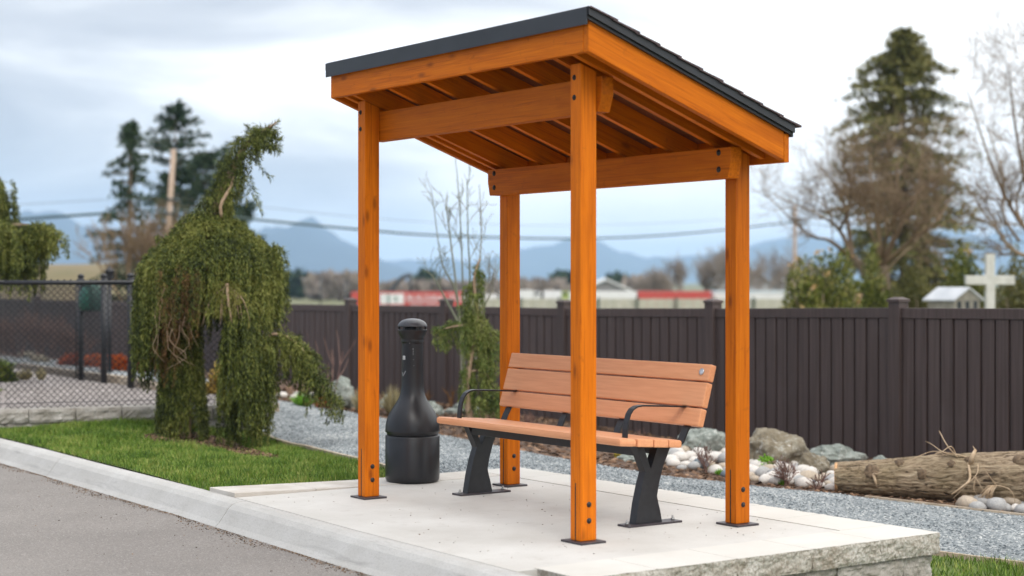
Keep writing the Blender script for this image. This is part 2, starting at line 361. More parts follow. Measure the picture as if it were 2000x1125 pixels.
M_CABLE = simple('green grey cable', (.03, .06, .055), (.04, .07, .065), 2, .6)
M_RUBBER = simple('tyre rubber', (.02, .02, .02), (.03, .03, .03), 10, .8)
M_YEL = simple('machine yellow', (.55, .45, .05), (.5, .4, .05), 3, .5)
M_DARKM = simple('dark machine paint', (.035, .045, .05), (.06, .07, .075), 3, .5)
def mountain(N, t, b, L):
    n = noise_of(N, t.outputs['Object'], .0022, 8, .6); s = N('ShaderNodeSeparateXYZ', i={0: t.outputs['Object']})
    r = ramp(N('ShaderNodeValToRGB', i={0: n.outputs['Fac']}), [(.35, (.012, .03, .06)), (.65, (.03, .055, .09))])  # dark forest tone with the blue of distant haze put into the colour
    hgt = N('ShaderNodeMapRange', i={0: s.outputs[2], 1: 190.0, 2: 300.0, 3: 0.0, 4: 1.0})
    sn = N('ShaderNodeMath', operation='MULTIPLY', i={0: hgt.outputs[0], 1: ramp(N('ShaderNodeValToRGB', i={0: n.outputs['Fac']}), [(.48, 0), (.6, .9)]).outputs[0]})
    L(mixc(N, sn.outputs[0], r.outputs[0], (.7, .72, .75)), b.inputs['Base Color']); b.inputs['Roughness'].default_value = 1
M_MOUNT = mat('haze blue forested mountain', mountain)

# ------------------------------------------------------------------ terrain
CP = np.array([(-6, -.2, .03), (-5.3, -.5, -.005), (-4.4, -.5, -.005), (-6.2, -1.0, -.005), (-3.4, -.5, -.008), (-4.9, .5, .02), (-4.6, 1.0, -.05), (-4.3, 1.3, -.12), (-1.5, .8, -.03), (-.8, -.5, -.02), (-.8, .8, -.02), (-.8, 1.6, -.03), (-2.5, -.4, -.01),
    (0, 1.7, -.05), (1, 1.8, -.18), (2, 1.8, -.33), (2.95, 1.75, -.42), (3, .2, -.42), (3, -.55, -.34), (4, 1, -.5), (4, 3, -.5), (7, 3, -.55), (7, 0, -.5),
    (-7, 3, -.03), (-4, 2.2, -.08), (-1.5, 2.2, -.09), (0, 2.5, -.15), (1, 3.3, -.27), (2, 3.6, -.36), (4, 4.2, -.45), (7, 5, -.5),
    (-4, 4, -.12), (-1, 4, -.25), (1, 5, -.33), (4, 5.5, -.42), (-7, 4.2, -.1),
    (-25, 6, -.14), (-18, 6, -.12), (-12, 6, -.12), (-8.7, 6, -.2), (-6.2, 6, -.24), (-3.7, 6, -.31), (-1.3, 6, -.28), (3, 6, -.4), (7, 6.2, -.45),
    (-17, 3.2, .14), (-12, 3.2, .1), (-9.5, 2.1, .16), (-8, 2.1, .15), (-6, 1.95, .05), (-5, 1.8, -.05), (-14, -1, .12), (-9, -2, .12), (-7, .2, .1), (-7, -3, .1),
    (-20, -4, .1), (9, 4, -.55), (3, 9, -.45), (-6, 9, -.45), (-16, 9, -.4), (-28, 9, -.4), (-30, 2, 0)], float)
def _phi(r2): return np.where(r2 > 0, .5 * r2 * np.log(r2 + 1e-12), 0)
_n = len(CP); _A = np.zeros((_n + 3, _n + 3))
_A[:_n, :_n] = _phi(((CP[:, None, :2] - CP[None, :, :2]) ** 2).sum(-1)) + np.eye(_n) * .02
_A[:_n, _n] = 1; _A[:_n, _n + 1:] = CP[:, :2]; _A[_n:, :_n] = _A[:_n, _n:].T
_w = np.linalg.solve(_A, np.concatenate([CP[:, 2], [0, 0, 0]]))
def sstep(a, b, x): t = np.clip((x - a) / (b - a), 0, 1); return t * t * (3 - 2 * t)
def gz(x, y):
    x = np.atleast_1d(np.asarray(x, float)); y = np.atleast_1d(np.asarray(y, float))
    r2 = (x[..., None] - CP[:, 0]) ** 2 + (y[..., None] - CP[:, 1]) ** 2
    z = np.clip(_phi(r2) @ _w[:_n] + _w[_n] + _w[_n + 1] * x + _w[_n + 2] * y, -.7, .3)
    far = -.45 - 1.25 * sstep(8, 34, y)
    d = np.hypot(np.maximum(np.abs(x + 11) - 19, 0), np.maximum(np.abs(y - 3) - 6, 0))
    k = sstep(0, 5, d)
    return z * (1 - k) + far * k
def gz1(x, y): return float(gz(x, y)[0])
def hit(px, py, dz=0.0):
    r = ray(px, py); lo, prev = 6.0, None
    for Z in np.arange(6, 60, .05):
        P = CAM + r * Z
        if P[2] < gz1(P[0], P[1]) + dz: break
    P[2] = gz1(P[0], P[1]) + dz
    return P
def depth(P): return float((np.asarray(P) - CAM) @ VD)
def grid_sheet(name, xs, ys, zf, m, uvsm=True):
    X, Y = np.meshgrid(xs, ys); Z = zf(X.ravel(), Y.ravel())
    v = np.stack([X.ravel(), Y.ravel(), Z], 1); nx = len(xs)
    f = [(j * nx + i, j * nx + i + 1, (j + 1) * nx + i + 1, (j + 1) * nx + i) for j in range(len(ys) - 1) for i in range(nx - 1)]
    b = MB(); b.add(v, f, True); return b.build(name, m)
def nonuni(a, b, st, far, k=26):
    core = np.arange(a, b + 1e-6, st); g = np.geomspace(st * 2, far, k)
    return np.concatenate([a - g[::-1], core, b + g])
def ground_z(x, y):
    z = gz(x, y)
    z = np.where(y < -.75 - 0 * x, np.minimum(z, -.32), z)
    z = np.where(y < ky(x) + .32, np.minimum(z, -.25), z)
    inpad = (x > -.75) & (x < 2.93) & (y > -.75) & (y < 1.62)
    return np.where(inpad, np.minimum(z, -.2), z)
from mathutils.geometry import delaunay_2d_cdt
def inpoly(p, poly):
    x, y = p[:, 0], p[:, 1]; r = np.zeros(len(p), bool); n = len(poly)
    for i in range(n):
        x1, y1 = poly[i]; x2, y2 = poly[(i + 1) % n]
        if y1 != y2: r ^= ((y1 > y) != (y2 > y)) & (x < (x2 - x1) * (y - y1) / (y2 - y1) + x1)
    return r
def drape(name, poly, m, off, st=.12, zf=None, jag=0, kind='structure'):
    poly = [tuple(p[:2]) for p in poly]; P = []
    for i in range(len(poly)):
        a, b = np.array(poly[i]), np.array(poly[(i + 1) % len(poly)]); k = max(1, int(np.linalg.norm(b - a) / st))
        for t in range(k): P.append(a + (b - a) * t / k + (rng.normal(0, jag, 2) if jag else 0))
    P = np.array(P); lo, hi = P.min(0), P.max(0)
    X, Y = np.meshgrid(np.arange(lo[0], hi[0], st), np.arange(lo[1], hi[1], st)); G = np.stack([X.ravel(), Y.ravel()], 1)
    G = G[inpoly(G, P)]; nb = len(P)
    r = delaunay_2d_cdt([Vector(p) for p in np.concatenate([P, G])], [(i, (i + 1) % nb) for i in range(nb)], [list(range(nb))], 1, 1e-5)
    v2 = np.array([tuple(p) for p in r[0]]); z = (zf or gz)(v2[:, 0], v2[:, 1]) + off
    b = MB(); b.add(np.column_stack([v2, z]), [t for t in r[2]], True)
    o = b.build(name, m); o['kind'] = kind
    return o
def scatter_in(poly, n):
    poly = np.array([p[:2] for p in poly]); lo, hi = poly.min(0), poly.max(0); out = np.zeros((0, 2))
    while len(out) < n:
        q = rng.uniform(lo, hi, (n * 2, 2)); out = np.concatenate([out, q[inpoly(q, poly)]])
    return out[:n]

# kerb line (inner top edge), along the road
KX = np.array([-7.1, -6.85, -6.6, -6.3, -5.8, -5.3, -4.0, -2.73, -.87, 1.2, 2.57, 5, 9])
KY = np.array([-4.2, -2.6, -1.75, -1.15, -.72, -.545, -.56, -.60, -.64, -.735, -.77, -.86, -1.0])
def ky(x): return np.interp(x, KX, KY)
ground = grid_sheet('ground', nonuni(-30, 9, .3, 9000), nonuni(-3, 13, .3, 9000), ground_z, M_GROUND); ground['kind'] = 'structure'
RZ = -.135
road = drape('road', [(x - (.19 if x < -6.2 else .1 if x < -5.6 else 0), float(ky(x)) - (.06 if x < -6.4 else .16 if x < -5.6 else .20)) for x in KX] + [(9, -40), (-60, -40), (-60, -12), (-8, -6)], M_ASPH, 0, .8, zf=lambda x, y: np.full(len(x), RZ))
prof = [(0.0, -.30), (0.0, -.006), (-.012, 0.003), (-.065, 0.002), (-.10, -.010), (-.13, -.034), (-.155, -.07), (-.185, -.11), (-.215, RZ - .002), (-.215, -.30)]
kb = MB(); jx = [-7.1, -6.35, -3.35, -.27, 2.8, 5.9, 9]
for a, b in zip(jx[:-1], jx[1:]):
    xs = np.linspace(a + .004, b - .004, 24); k = len(prof); V = []
    for x in xs:
        sl_ = (ky(x + .05) - ky(x - .05)) / .1; nrm = np.array([-sl_, 1]) / math.hypot(sl_, 1)
        for (d, z) in prof: V.append((x + nrm[0] * d, ky(x) + nrm[1] * d, z))
    f = [(i * k + j, (i + 1) * k + j, (i + 1) * k + j + 1, i * k + j + 1) for i in range(len(xs) - 1) for j in range(k - 1)]
    f += [tuple(range(k))[::-1], tuple(range((len(xs) - 1) * k, len(xs) * k))]
    kb.add(V, f)
kerb = kb.build('kerb', M_KERB); kerb['kind'] = 'structure'
# pavement pad: inner slab and its joint to the kerb
def slab_poly(x0, x1, y1, n=12):
    xs = np.linspace(x0, x1, n); return [(x, float(ky(x)) + .006) for x in xs] + [(x1, y1), (x0, y1)]
sb = MB(); sb.prism(slab_poly(-.474, 2.62, 1.345), 2, -.4, 0.0)
pave = sb.build('pavement', M_CONC); pave['kind'] = 'structure'

# split-face block builder: a box whose front face is rough
def rough_block(b, p0, p1, z0, z1, thick, outn, seed, amp=.016, n=16, m=6, lip=.012):
    """front face from p0 to p1 (xy), facing outn; returns rough fronted block"""
    p0, p1, outn = np.array(p0, float), np.array(p1, float), np.array(outn, float)
    us = np.linspace(0, 1, n); ws = np.linspace(0, 1, m); V = []
    for w in ws:
        for u in us:
            q = p0 + (p1 - p0) * u; z = z0 + (z1 - z0) * w
            d = mnoise.noise(Vector((q[0] * 9 + seed, q[1] * 9, z * 14))) * amp + mnoise.noise(Vector((q[0] * 30 + seed, q[1] * 30, z * 40))) * amp * .6
            edge = min(u, 1 - u) * np.linalg.norm(p1 - p0); ez = min(w, 1 - w) * (z1 - z0)
            d += mnoise.noise(Vector((q[0] * 75 + seed, q[1] * 75, z * 85))) * amp * .35; d -= lip * math.exp(-(edge / .012) ** 2) + lip * .8 * math.exp(-(ez / .012) ** 2)
            V.append((q[0] + outn[0] * d, q[1] + outn[1] * d, z))
    k = len(V); f = [(j * n + i, j * n + i + 1, (j + 1) * n + i + 1, (j + 1) * n + i) for j in range(m - 1) for i in range(n - 1)]
    for (q, z) in ((p0, z0), (p1, z0), (p1, z1), (p0, z1)): V.append((q[0] - outn[0] * thick, q[1] - outn[1] * thick, z))
    f += [(k, k + 3, k + 2, k + 1)]
    f += [tuple(range(n)) [::-1] + (k, k + 1)][0:0]
    bot = [j for j in range(n)]; top = [(m - 1) * n + j for j in range(n)]
    f.append(tuple(bot[::-1]) + (k, k + 1)); f.append(tuple(top) + (k + 2, k + 3))
    lft = [j * n for j in range(m)]; rgt = [j * n + n - 1 for j in range(m)]
    f.append(tuple(lft) + (k + 3, k)); f.append(tuple(rgt[::-1]) + (k + 1, k + 2))
    b.add(V, f)
# wall of the pad: coping round three sides, courses below on the open end
pw = empty('retaining_wall', (2.9, .5, -.4), 'low pale split-face block wall edging the concrete pad under the shelter', 'wall')
c = MB(); ys = [-.655, -.215, .27, .767, 1.253, 1.70]
for i, (a, b_) in enumerate(zip(ys[:-1], ys[1:])): rough_block(c, (2.955, a + .0012), (2.955, b_ - .0012), -.105, .003, .3555, (1, 0), i * 3.1, .011, 60, 16, .005)
c.build('coping', M_COPE, pw)
c = MB(); xs = [2.598, 2.1, 1.62, 1.14, .66, .18, -.3, -.82]
for i, (a, b_) in enumerate(zip(xs[:-1], xs[1:])): rough_block(c, (a - .0012, 1.70), (b_ + .0012, 1.70), -.105, .003, .3685, (0, 1), i * 2.3 + 20, .02, 40, 10, .006)
c.build('coping', M_COPE, pw)
c = MB(); ys2 = [-.66, -.1, .36, .83, 1.33]; ct = lambda y: float(np.interp(y, [-.66, .33], [.028, .0035]))
for a, b_ in zip(ys2[:-1], ys2[1:]): c.prism([(a + .002, -.1), (b_ - .002, -.1), (b_ - .002, ct(b_)), (a + .002, ct(a))], 0, -.826, -.4755)
c.build('coping', simple('worn coping slab', (.44, .40, .35), (.55, .52, .48), 4, .85, .2, .003), pw, bevel=.004)
for lv, (z0, z1) in enumerate(((-.305, -.106), (-.505, -.307))):
    c = MB(); off = .0 if lv == 0 else .23
    ys3 = [-.62] + [y for y in np.arange(-.49 + off, 1.5, .485)] + [1.668]
    for i, (a, b_) in enumerate(zip(ys3[:-1], ys3[1:])): rough_block(c, (2.928, a + .003), (2.928, b_ - .003), z0, z1, .2, (1, 0), i * 5.3 + 40 + lv * 9, .016, 50, 20, .006)
    xs3 = list(np.arange(2.72, -.6, -.47))
    for i, (a, b_) in enumerate(zip(xs3[:-1], xs3[1:])): rough_block(c, (a - .003, 1.672), (b_ + .003, 1.672), z0, z1, .2, (0, 1), i * 4.1 + 70 + lv * 7)
    c.build('block_course', M_BLOCK, pw)
# dog-run wall on the left
WL = [at(-200, 808, 14.3), at(0, 802, 14.5), at(308, 794, 14.97), at(450, 793, 15.04), at(503, 795, 15.06)]
WT = .19
lw = empty('retaining_wall', (*WL[2][:2], -.1), 'two-course grey block wall under the chain-link fence, behind the lawn', 'wall')
def wall_run(b, pts, z0, z1, bl, seed, inset=0, thick=.25, amp=.016):
    pts = [np.array(p[:2]) for p in pts]; L = [0]
    for p, q in zip(pts[:-1], pts[1:]): L.append(L[-1] + np.linalg.norm(q - p))
    pos = lambda s: np.array([np.interp(s, L, [p[0] for p in pts]), np.interp(s, L, [p[1] for p in pts])])
    s = -bl * (seed % 1)
    while s < L[-1]:
        a, e = max(s, 0), min(s + bl, L[-1])
        if e - a > .02:
            p, q = pos(a + .003), pos(e - .003); t = (q - p) / np.linalg.norm(q - p); n = np.array([t[1], -t[0]])
            rough_block(b, p - n * inset, q - n * inset, z0, z1, thick, n, s * 3 + seed, amp)
        s += bl
end = WL[-1] + VD * 1.6 - RT * .05
run = [WL[0] + VD * 1.2] + WL + [end]
c = MB(); wall_run(c, run, WT - .115, WT, .40, 3.3, 0, .3); c.build('coping', M_BLOCK, lw)
for k, zz_ in enumerate((WT - .117, WT - .319)):
    c = MB(); wall_run(c, run, zz_ - .2, zz_, .40, 1.8 + k * .45, .03); c.build('block_course', M_BLOCK, lw)

# ------------------------------------------------------------------ lawn, path, mulch
E0 = at(505, 864, 14.95); E1 = hit(600, 882); E2 = hit(700, 907); E3 = np.array([-.83, .79, 0])
lawn_poly = [(x, float(ky(x)) + .004) for x in np.linspace(-7.0, -.832, 40)] + [(-.832, .78)] + [tuple(p[:2]) for p in (E2, E1, E0)] + [tuple((p + VD * .02)[:2]) for p in WL[::-1]] + [tuple((WL[0] + VD * 3)[:2])]
lawn = drape('lawn', lawn_poly, M_SOIL, .012, .12)
farE = [hit(*p) for p in ((440, 772), (500, 780), (560, 788), (640, 797), (740, 818), (860, 853), (940, 868), (1080, 896), (1300, 934), (1400, 944), (1500, 956), (1640, 969), (1700, 979), (1850, 996), (2000, 1013))]
farE = [p[:2] for p in farE] + [np.array([5.0, 5.4]), np.array([9, 6.3])]
nearE = [np.array([9, 4.7]), np.array([5, 3.95]), hit(2000, 1110)[:2], hit(1836, 1091)[:2], np.array([.95, 2.35]), np.array([.3, 1.72]), np.array([-.84, 1.72]), E3[:2], E2[:2], E1[:2], E0[:2], end[:2]]
path_poly = list(farE) + nearE
path = drape('path', path_poly, M_GRAV, .016, .14)
far_left = [(-9, 3.9), (-12, 4.4), (-17, 4.9), (-26, 5.2), (-26, 3.4), (-17, 3.0), (-12, 2.45), (-9, 2.2), (-6.5, 2.0)]
path2 = drape('path', [tuple(farE[0])] + far_left + [tuple(end[:2] + np.array([.0, .03]))], M_GRAV, .012, .3)
bed_poly = [tuple(p) for p in farE] + [(9, 6.3), (-26, 6.25), (-26, 5.2), (-17, 4.9), (-12, 4.4), (-9, 3.9)]
bed = drape('mulch_bed', bed_poly, M_MULCH, .008, .2)
side_poly = [(2.96, -.74)] + [(x, float(ky(x)) + .004) for x in (3.5, 5, 7, 9)] + [(9, 4.6), (5, 3.85)] + [tuple(hit(*p)[:2] + np.array([.03, -.05])) for p in ((2000, 1110), (1836, 1091))] + [(.95, 2.28), (.4, 1.73), (2.96, 1.73)]
lawn2 = drape('lawn', side_poly, M_SOIL, .014, .15)
yard_poly = [tuple((p + VD * .16)[:2]) for p in WL] + [tuple(end[:2] - RT[:2] * .1), (-8.0, 1.95), (-9.6, 2.02), (-13, 2.3), (-14, 1.0), (-9, -.6), tuple((WL[0] + VD * 1.2)[:2])]
def yard_z(x, y): return np.maximum(gz(x, y) + .01, WT - .02 + 0 * x)
yard = drape('gravel_yard', yard_poly, M_GRAV2, .004, .3, zf=yard_z)
tree_at = at(357, 862, 14.3); tree_at[2] = gz1(*tree_at[:2])
ring = [hit(*p)[:2] for p in ((272, 858), (300, 868), (370, 874), (420, 880), (470, 893), (520, 900), (548, 905), (545, 897), (500, 884), (460, 870), (420, 858), (395, 852), (330, 848))]
tr_m = drape('mulch_ring', ring, M_MULCH, .022, .06, jag=.012)
tag(tr_m, kind='structure')

# grass blades
def blades(poly, n, h, avoid=None, wdt=.004):
    P = scatter_in(poly, n)
    if avoid is not None: P = P[~inpoly(P, np.array(avoid))]
    n = len(P); z = gz(P[:, 0], P[:, 1]) + .008
    hh = h * rng.uniform(.5, 1.25, n) * (1 + .7 * np.array([mnoise.noise(Vector((p[0] * 2.2, p[1] * 2.2, 0))) + .6 * mnoise.noise(Vector((p[0] * 7, p[1] * 7, 3))) for p in P]))
    a = rng.uniform(0, 6.283, n); ln = rng.uniform(.1, .8, n) * hh; la = rng.uniform(0, 6.283, n)
    base = np.column_stack([P, z]); s = np.column_stack([np.cos(a), np.sin(a), 0 * a]) * (wdt * rng.uniform(.7, 1.5, n))[:, None]
    tip = base + np.column_stack([np.cos(la) * ln, np.sin(la) * ln, hh])
    return np.stack([base - s, base + s, tip], 1)
g = MB(); g.quads(blades([p for p in lawn_poly] , 80000, .042, ring)); g.quads(blades(ring, 500, .035))
tag(g.build('grass', M_GRASS), kind='stuff')
g = MB(); g.quads(blades([(2.97, -.5), (4.2, -.6), (5.2, 3.7), tuple(hit(2000, 1112)[:2]), tuple(hit(1838, 1093)[:2]), (1.6, 2.6), (2.2, 1.75), (2.97, 1.75)], 26000, .05))
tag(g.build('grass', M_GRASS), kind='stuff')
# loose gravel chips and bark chips
def chips(P, off, smin, smax, flat=.6, zf=None):
    n = len(P); z = (zf or gz)(P[:, 0], P[:, 1]) + off; o = np.array([(1, 0, 0), (0, 1, 0), (-1, 0, 0), (0, -1, 0), (0, 0, 1), (0, 0, -1)], float)
    s = rng.uniform(smin, smax, n); V = o[None] * s[:, None, None] * rng.uniform(.6, 1.3, (n, 6, 1)) * np.array([1, 1, flat])
    a = rng.uniform(0, 6.28, n); ca, sa = np.cos(a), np.sin(a); tl = rng.normal(0, .35, n)
    x = V[..., 0] * ca[:, None] - V[..., 1] * sa[:, None]; y = V[..., 0] * sa[:, None] + V[..., 1] * ca[:, None]
    V = np.stack([x + P[:, :1], y + P[:, 1:2], V[..., 2] + x * tl[:, None] + z[:, None]], -1)
    fc = np.array([(0, 1, 4), (1, 2, 4), (2, 3, 4), (3, 0, 4), (1, 0, 5), (2, 1, 5), (3, 2, 5), (0, 3, 5)])
    f = (fc[None] + np.arange(n)[:, None, None] * 6).reshape(-1, 3)
    return V.reshape(-1, 3), f.tolist()
near_path = [p for p in path_poly]
g = MB(); g.add(*chips(scatter_in([p for p in path_poly if p[0] < 4.9], 26000), .016, .004, .013))
M_CHIP = island('gravel chips', [(.09, .105, .115), (.18, .205, .215), (.28, .30, .305), (.50, .51, .50)], .85, noise_sc=2)
tag(g.build('gravel', M_CHIP), kind='stuff')
M_BCHIP = island('bark chips', [(.03, .018, .010), (.075, .04, .022), (.15, .085, .05), (.30, .19, .12)], .9, noise_sc=2)
g = MB(); g.add(*chips(scatter_in([tuple(p) for p in farE] + [(5, 6.2), (-11, 6.2), (-10, 4.2)], 9000), .014, .010, .032, .35)); g.add(*chips(scatter_in(ring, 900), .024, .006, .02, .35))
tag(g.build('bark_chips', M_BCHIP), kind='stuff')
# needle litter along the kerb foot, specks on the road and slab
kx = rng.uniform(-6, 4, 3400); dd = np.abs(rng.normal(0, .045, 3400)) ; kp = np.column_stack([kx, ky(kx) - .222 - dd * (1 + .9 * np.sin(kx * 2.3) * np.sin(kx * 5.1))])
k2 = np.column_stack([rng.uniform(-6, 4, 260), 0 * rng.uniform(0, 1, 260)]); k2[:, 1] = ky(k2[:, 0]) - .25 - rng.exponential(.45, 260)
g = MB(); g.add(*chips(np.concatenate([kp, k2]), .002, .002, .0065, .3, zf=lambda x, y: np.full(len(x), RZ)))
tag(g.build('needle_litter', island('brown litter', [(.06, .04, .025), (.14, .09, .055), (.25, .17, .11)], .9)), kind='stuff')
g = MB(); sp = np.column_stack([rng.uniform(-.4, 2.5, 150), rng.uniform(-.6, 1.3, 150)]); g.add(*chips(sp, .001, .002, .007, .25, zf=lambda x, y: np.zeros(len(x))))
tag(g.build('leaf_specks', M_BCHIP), kind='stuff')
# timber edging strips
def strip(name, pts, h, t, label, dz=.035):
    e = MB(); pts = [np.array(p[:2]) for p in pts]; Q = []
    for a, b_ in zip(pts[:-1], pts[1:]):
        k = max(2, int(np.linalg.norm(b_ - a) / .3))
        for s_ in np.linspace(0, 1, k, endpoint=False): Q.append(a + (b_ - a) * s_)
    Q.append(pts[-1]); Q = np.array(Q); d = np.gradient(Q, axis=0); d /= np.linalg.norm(d, axis=1)[:, None]; n = np.column_stack([d[:, 1], -d[:, 0]]) * t / 2
    z = gz(Q[:, 0], Q[:, 1]); V = []
    for q, nn, zz2 in zip(Q, n, z): V += [(*(q - nn), zz2 - h), (*(q - nn), zz2 + dz), (*(q + nn), zz2 + dz), (*(q + nn), zz2 - h)]
    f = [(i * 4 + j, i * 4 + (j + 1) % 4, i * 4 + 4 + (j + 1) % 4, i * 4 + 4 + j) for i in range(len(Q) - 1) for j in range(4)] + [(0, 1, 2, 3), tuple(len(V) - 4 + i for i in (3, 2, 1, 0))]
    e.add(V, f); return tag(e.build(name, M_EDGE), label, 'edging')
strip('garden_edging', [E3, E2, E1, E0], .12, .03, 'thin timber board edging between the lawn and the grey gravel path', .05)
strip('garden_edging', [(9, 4.68), (5, 3.93), hit(2000, 1110), hit(1836, 1091), (.95, 2.33)], .12, .03, 'timber board edging the path beside the grass at the bottom right corner')
strip('garden_edging', [hit(1690, 977), hit(1850, 995), hit(2000, 1012), (5, 5.39)], .12, .025, 'pale thin board edging along the gravel in front of the fallen log', .03)
strip('garden_edging', [tuple(end[:2]), (-6.2, 1.93), (-8.0, 1.97), (-9.6, 2.04), (-13, 2.32)], .14, .1, 'pale concrete strip behind the dog run gravel, under the dark fence posts', .10)

# ------------------------------------------------------------------ shelter
PW, PD, SL = 2.118, 1.047, -.3604
zb = lambda y: 2.3647 + SL * (y - .05)         # rafter underside
sh = empty('wooden_shelter', (1.06, .52, 0), 'orange-stained cedar post shelter with a sloping single-pitch shingle roof over the bench', 'shelter')
def bolt(parent, p, ax, r=.0095):
    d = np.zeros(3); d[abs(ax) - 1] = math.copysign(1, ax); p = np.array(p, float)
    b = MB(); b.tube([p - d * .01, p + d * .002, p + d * .002 + d * 1e-4], [r * 1.5, r * 1.5, r * .8], 14); b.tube([p, p + d * .007, p + d * .010], [r, r * .9, r * .45], 10)
    return b.build('bolt', M_BOLT, parent)
hx, hy = .0425, .05
for X in (0, PW):
    for Y in (0, PD):
        top = zb(Y - hy) - .004 if Y == 0 else zb(Y + hy) - .004
        p = MB(); c4 = [(X - hx, Y - hy), (X + hx, Y - hy), (X + hx, Y + hy), (X - hx, Y + hy)]
        v = [(x, y, .012) for x, y in c4] + [(x, y, zb(y) - .004) for x, y in c4]
        p.add(v, [(3, 2, 1, 0), (4, 5, 6, 7)] + [(i, (i + 1) % 4, 4 + (i + 1) % 4, 4 + i) for i in range(4)])
        po = p.build('post', M_WOOD, sh, axis=(0, 0, 1), bevel=.0045, org=(X, Y, 0))
        b = MB(); b.box(X - .085, X + .085, Y - .078, Y + .078, .0005, .011); b.build('base_plate', M_PLATE, po, bevel=.001)
        b = MB(); b.box(X - .003, X + .004, Y - hy - .0012, Y - hy + .02, .013, .30); b.build('knife_plate', M_BOLT, po)
        for z in (.193, .112): bolt(po, (X + hx, Y + .002, z), 1)
        if Y == 0:
            for z in (2.328, 2.228): bolt(po, (X - .01, Y - hy, z), -2)
def beam(y0, y1, zb0, zt0, x0, x1, lx, rx):
    """horizontal beam with clipped lower corners; top follows the rafters"""
    b = MB(); poly = [(x0, zt0), (x0, zb0 + .085), (x0 + lx, zb0), (x1 - rx, zb0), (x1, zb0 + .085), (x1, zt0)]
    b.prism(poly, 1, y0, y1); return b
bm1 = beam(.052, .128, 2.158, zb(.128) - .003, -.075, 2.20, .03, .03).build('beam', M_WOOD, sh, axis=(1, 0, 0), bevel=.004)
bm2 = beam(.917, .995, 1.856, zb(.995) - .003, -.062, 2.205, .02, .02).build('beam', M_WOOD, sh, axis=(1, 0, 0), bevel=.004)
for X in (.01, 2.112):
    for z in (1.995, 1.905): bolt(bm2, (X, .917, z), -2, .011)
def sloped(x0, x1, y0, y1, lo, hi):
    b = MB(); b.prism([(y0, zb(y0) + lo), (y1, zb(y1) + lo), (y1, zb(y1) + hi), (y0, zb(y0) + hi)], 0, x0, x1); return b
sax = (0, 1, SL)
YF, YB = -.15, 1.163
for x in (-.085, .02, .43, .83, 1.245, 1.65, 2.03, 2.19):
    sloped(x - .019, x + .019, YF + .038, YB - .002, 0, .118).build('rafter', M_WOOD, sh, axis=sax, bevel=.002)
# blocking between rafters on the back beam and roof boards
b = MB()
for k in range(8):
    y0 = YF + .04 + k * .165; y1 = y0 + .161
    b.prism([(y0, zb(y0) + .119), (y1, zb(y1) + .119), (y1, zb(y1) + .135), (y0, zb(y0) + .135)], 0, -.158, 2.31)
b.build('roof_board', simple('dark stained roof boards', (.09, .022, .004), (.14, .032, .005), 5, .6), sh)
for x0, x1 in ((-.197, -.159), (2.312, 2.352)):
    sloped(x0, x1, YF, YB, -.012, .140).build('fascia', M_WOOD, sh, axis=sax, bevel=.003)
b = MB(); b.box(-.158, 2.311, YF - .002, YF + .036, 2.424, 2.563); b.build('fascia', M_WOOD, sh, axis=(1, 0, 0), bevel=.003)
b = MB(); b.box(-.197, 2.354, YB + .001, YB + .036, 1.94, 2.092); b.build('fascia', M_WOOD, sh, axis=(1, 0, 0), bevel=.003)
# metal flashing: front face, both rakes, rear drip
fl = MB(); fl.prism([(-.178, 2.551), (-.172, 2.551), (-.172, 2.634), (-.165, 2.640), (-.10, 2.620), (-.10, 2.613), (-.178, 2.634)], 0, -.212, 2.372)
fl.build('flashing', M_FLASH, sh)
for sx, x in ((-1, -.2), (1, 2.355)):
    fl = MB()
    for (a, b_, lo, hi) in ((0, .014, .136, .188), (.0145, .028, .152, .192)):
        xa, xb = sorted((x + sx * a, x + sx * b_))
        fl.prism([(-.171, zb(-.171) + lo), (1.215, zb(1.215) + lo), (1.215, zb(1.215) + hi), (-.171, zb(-.171) + hi)], 0, xa, xb)
    fl.build('flashing', M_FLASH, sh)
fl = MB(); fl.box(-.21, 2.372, 1.2005, 1.212, 2.075, 2.11); fl.build('flashing', M_FLASH, sh)
s_ = MB(); off = lambda y: zb(y) + .136
for k in range(10):
    y0 = -.168 + k * .140; y1 = y0 + .162
    xs = -.228
    while xs < 2.39:
        w = random.uniform(.11, .24); xe = min(xs + w, 2.398); t = random.uniform(.000, .004); e = random.uniform(-.006, .006)
        z0, z1 = zb(y0) + .194, zb(y1 + e) + .203 + t * .6
        s_.prism([(y0, z0 - .006), (y1 + e, z1 - .008 - t), (y1 + e, z1), (y0, z0)], 0, xs, xe - .003); xs = xe
s_.build('shingles', M_SHINGLE, sh)

